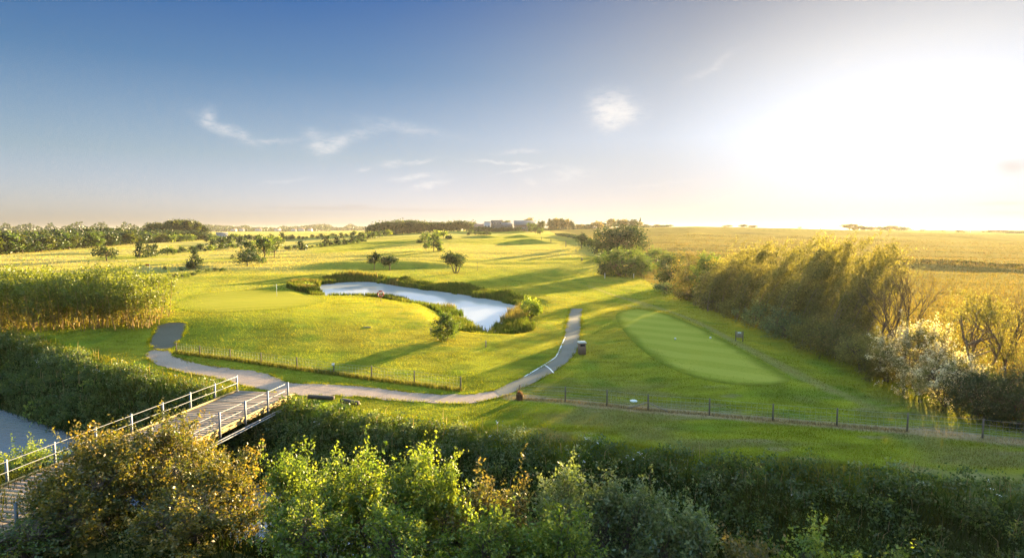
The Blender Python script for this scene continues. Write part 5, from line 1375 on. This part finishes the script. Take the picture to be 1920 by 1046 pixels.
# ---------------------------------------------------------------- buildings on the hill
M_wallg = mat_plain('grey_render', (.12, .12, .13), (.17, .17, .18), 2, .9, .1)
M_walld = mat_plain('dark_cladding', (.16, .15, .155), (.21, .20, .20), 2, .9, .1, stretch=(6, 1, 1))
M_wallw = mat_plain('white_render', (.32, .33, .36), (.40, .41, .44), 2, .8, .1)
M_wallb = mat_plain('brick_wall', (.13, .085, .07), (.18, .12, .095), 4, .9, .1)
M_roofg = mat_plain('slate_roof', (.11, .11, .12), (.17, .165, .17), 3, .7, .2, stretch=(.4, 4, 1))
M_roofr = mat_plain('tile_roof', (.20, .11, .085), (.27, .16, .12), 3, .8, .2, stretch=(.4, 4, 1))
M_glass = mat_plain('window_glass', (.05, .06, .07), (.08, .09, .10), 3, .12, 0, spec=.6)
M_frame = mat_plain('window_frame', (.6, .6, .58), (.7, .7, .68), 3, .6, 0)
def gable(w, dp, h, e=.5, t=.25):
    """pitched roof, ridge along x, over a w x dp plan"""
    W_, D_ = w / 2 + e, dp / 2 + e
    V = [(-W_, -D_, 0), (W_, -D_, 0), (W_, D_, 0), (-W_, D_, 0), (-W_, 0, h), (W_, 0, h)]
    V2 = [(x, y, z + t) for x, y, z in V]
    return V + V2, [(0, 1, 5, 4)[::-1], (2, 3, 4, 5)[::-1], (6, 7, 11, 10), (8, 9, 10, 11), (0, 1, 7, 6), (2, 3, 9, 8), (0, 6, 10, 4), (3, 4, 10, 9), (1, 5, 11, 7), (2, 8, 11, 5)]
def building(label, name, px0, px1, top, d, dp, wall, roof, rh, nwin, cols, door=True, flat=False, chim=0):
    p = at((px0 + px1) / 2, d); z = Tz(*p) - .3; w = (px1 - px0) / F * d; H = htop(top, d) - z; wh = H - rh
    t = thing(name, label, 'building', (p[0], p[1], z), math.atan2(p[1], p[0]) - PI / 2)
    MB().box((0, 0, wh / 2), (w, dp, wh)).build('wall', wall, t)
    mb = MB()
    if flat: mb.box((0, 0, wh + .2), (w + .6, dp + .6, .4), 0, .05)
    else:
        V, Fs = gable(w, dp, rh); mb.add([(x, y, q + wh) for x, y, q in V], Fs)
        for s in (-1, 1): mb.add([(s * w / 2, -dp / 2, wh), (s * w / 2, dp / 2, wh), (s * w / 2, 0, wh + rh * .95)], [(0, 1, 2)])
    rf = mb.build('roof', roof, t)
    for c in range(chim): MB().box((w * (-.3 + .5 * c), 0, wh + rh + .4), (.9, .9, 1.6), 0, .03).build('chimney', M_wallb, rf)
    for r in range(nwin):
        for c in range(cols):
            x = (c + .5) / cols * w - w / 2; zz = wh * (r + .55) / nwin
            ww, hh = min(1.6, w / cols * .5), min(1.7, wh / nwin * .5)
            wf = MB().box((x, -dp / 2 - .03, zz), (ww + .24, .12, hh + .24), 0, .01).build('window', M_frame, t)
            MB().box((x, -dp / 2 - .11, zz), (ww, .05, hh)).build('pane', M_glass, wf)
    if door: MB().box((w * .18, -dp / 2 - .05, 1.15), (1.3, .14, 2.3), 0, .01).build('door', M_walld, t)
    return t, w, wh
building('tall grey hall, the highest building on the middle skyline', 'hall', 921, 941, 413.5, 600, 14, M_wallg, M_roofg, .4, 2, 4, False, True)
building('pale lower wing at the left side of the tall grey hall', 'hall_wing', 907.5, 920, 416, 590, 10, M_wallw, M_roofg, .4, 1, 2, True, True)
building('low white house with a red roof left of the grey hall', 'house', 890, 906, 420.5, 585, 9, M_wallw, M_roofr, 2.6, 1, 3, True, False, 1)
building('low grey house with a pitched roof right of the hall', 'house', 942, 960, 418, 585, 9, M_wallg, M_roofg, 2.6, 1, 4, True, False, 1)
building('long low clubhouse with a wide slate roof', 'clubhouse', 964, 1001, 414, 575, 12, M_wallb, M_roofg, 4.2, 1, 8, True)
building('long pale barn at the foot of the left wood', 'barn', 408, 427, 436, 760, 14, M_wallw, M_roofg, 2.2, 1, 4, True)
for i, (px, d_) in enumerate([(552, 2050), (566, 2080), (486, 2120), (455, 2150), (440, 2100), (522, 2160), (583, 2120)]):
    p = at(px, d_); t = thing('distant_house', 'tiny pale house on the far left horizon', 'house', (p[0], p[1], Tz(*p) - .5), .2 * i, 'houses on the far horizon')
    MB().box((0, 0, 4), (16 + 3 * (i % 3), 9, 8)).build('wall', M_wallw, t)
    V, Fs = gable(16 + 3 * (i % 3), 9, 3.5); MB().add([(x, y, z + 8) for x, y, z in V], Fs).build('roof', M_roofr, t)
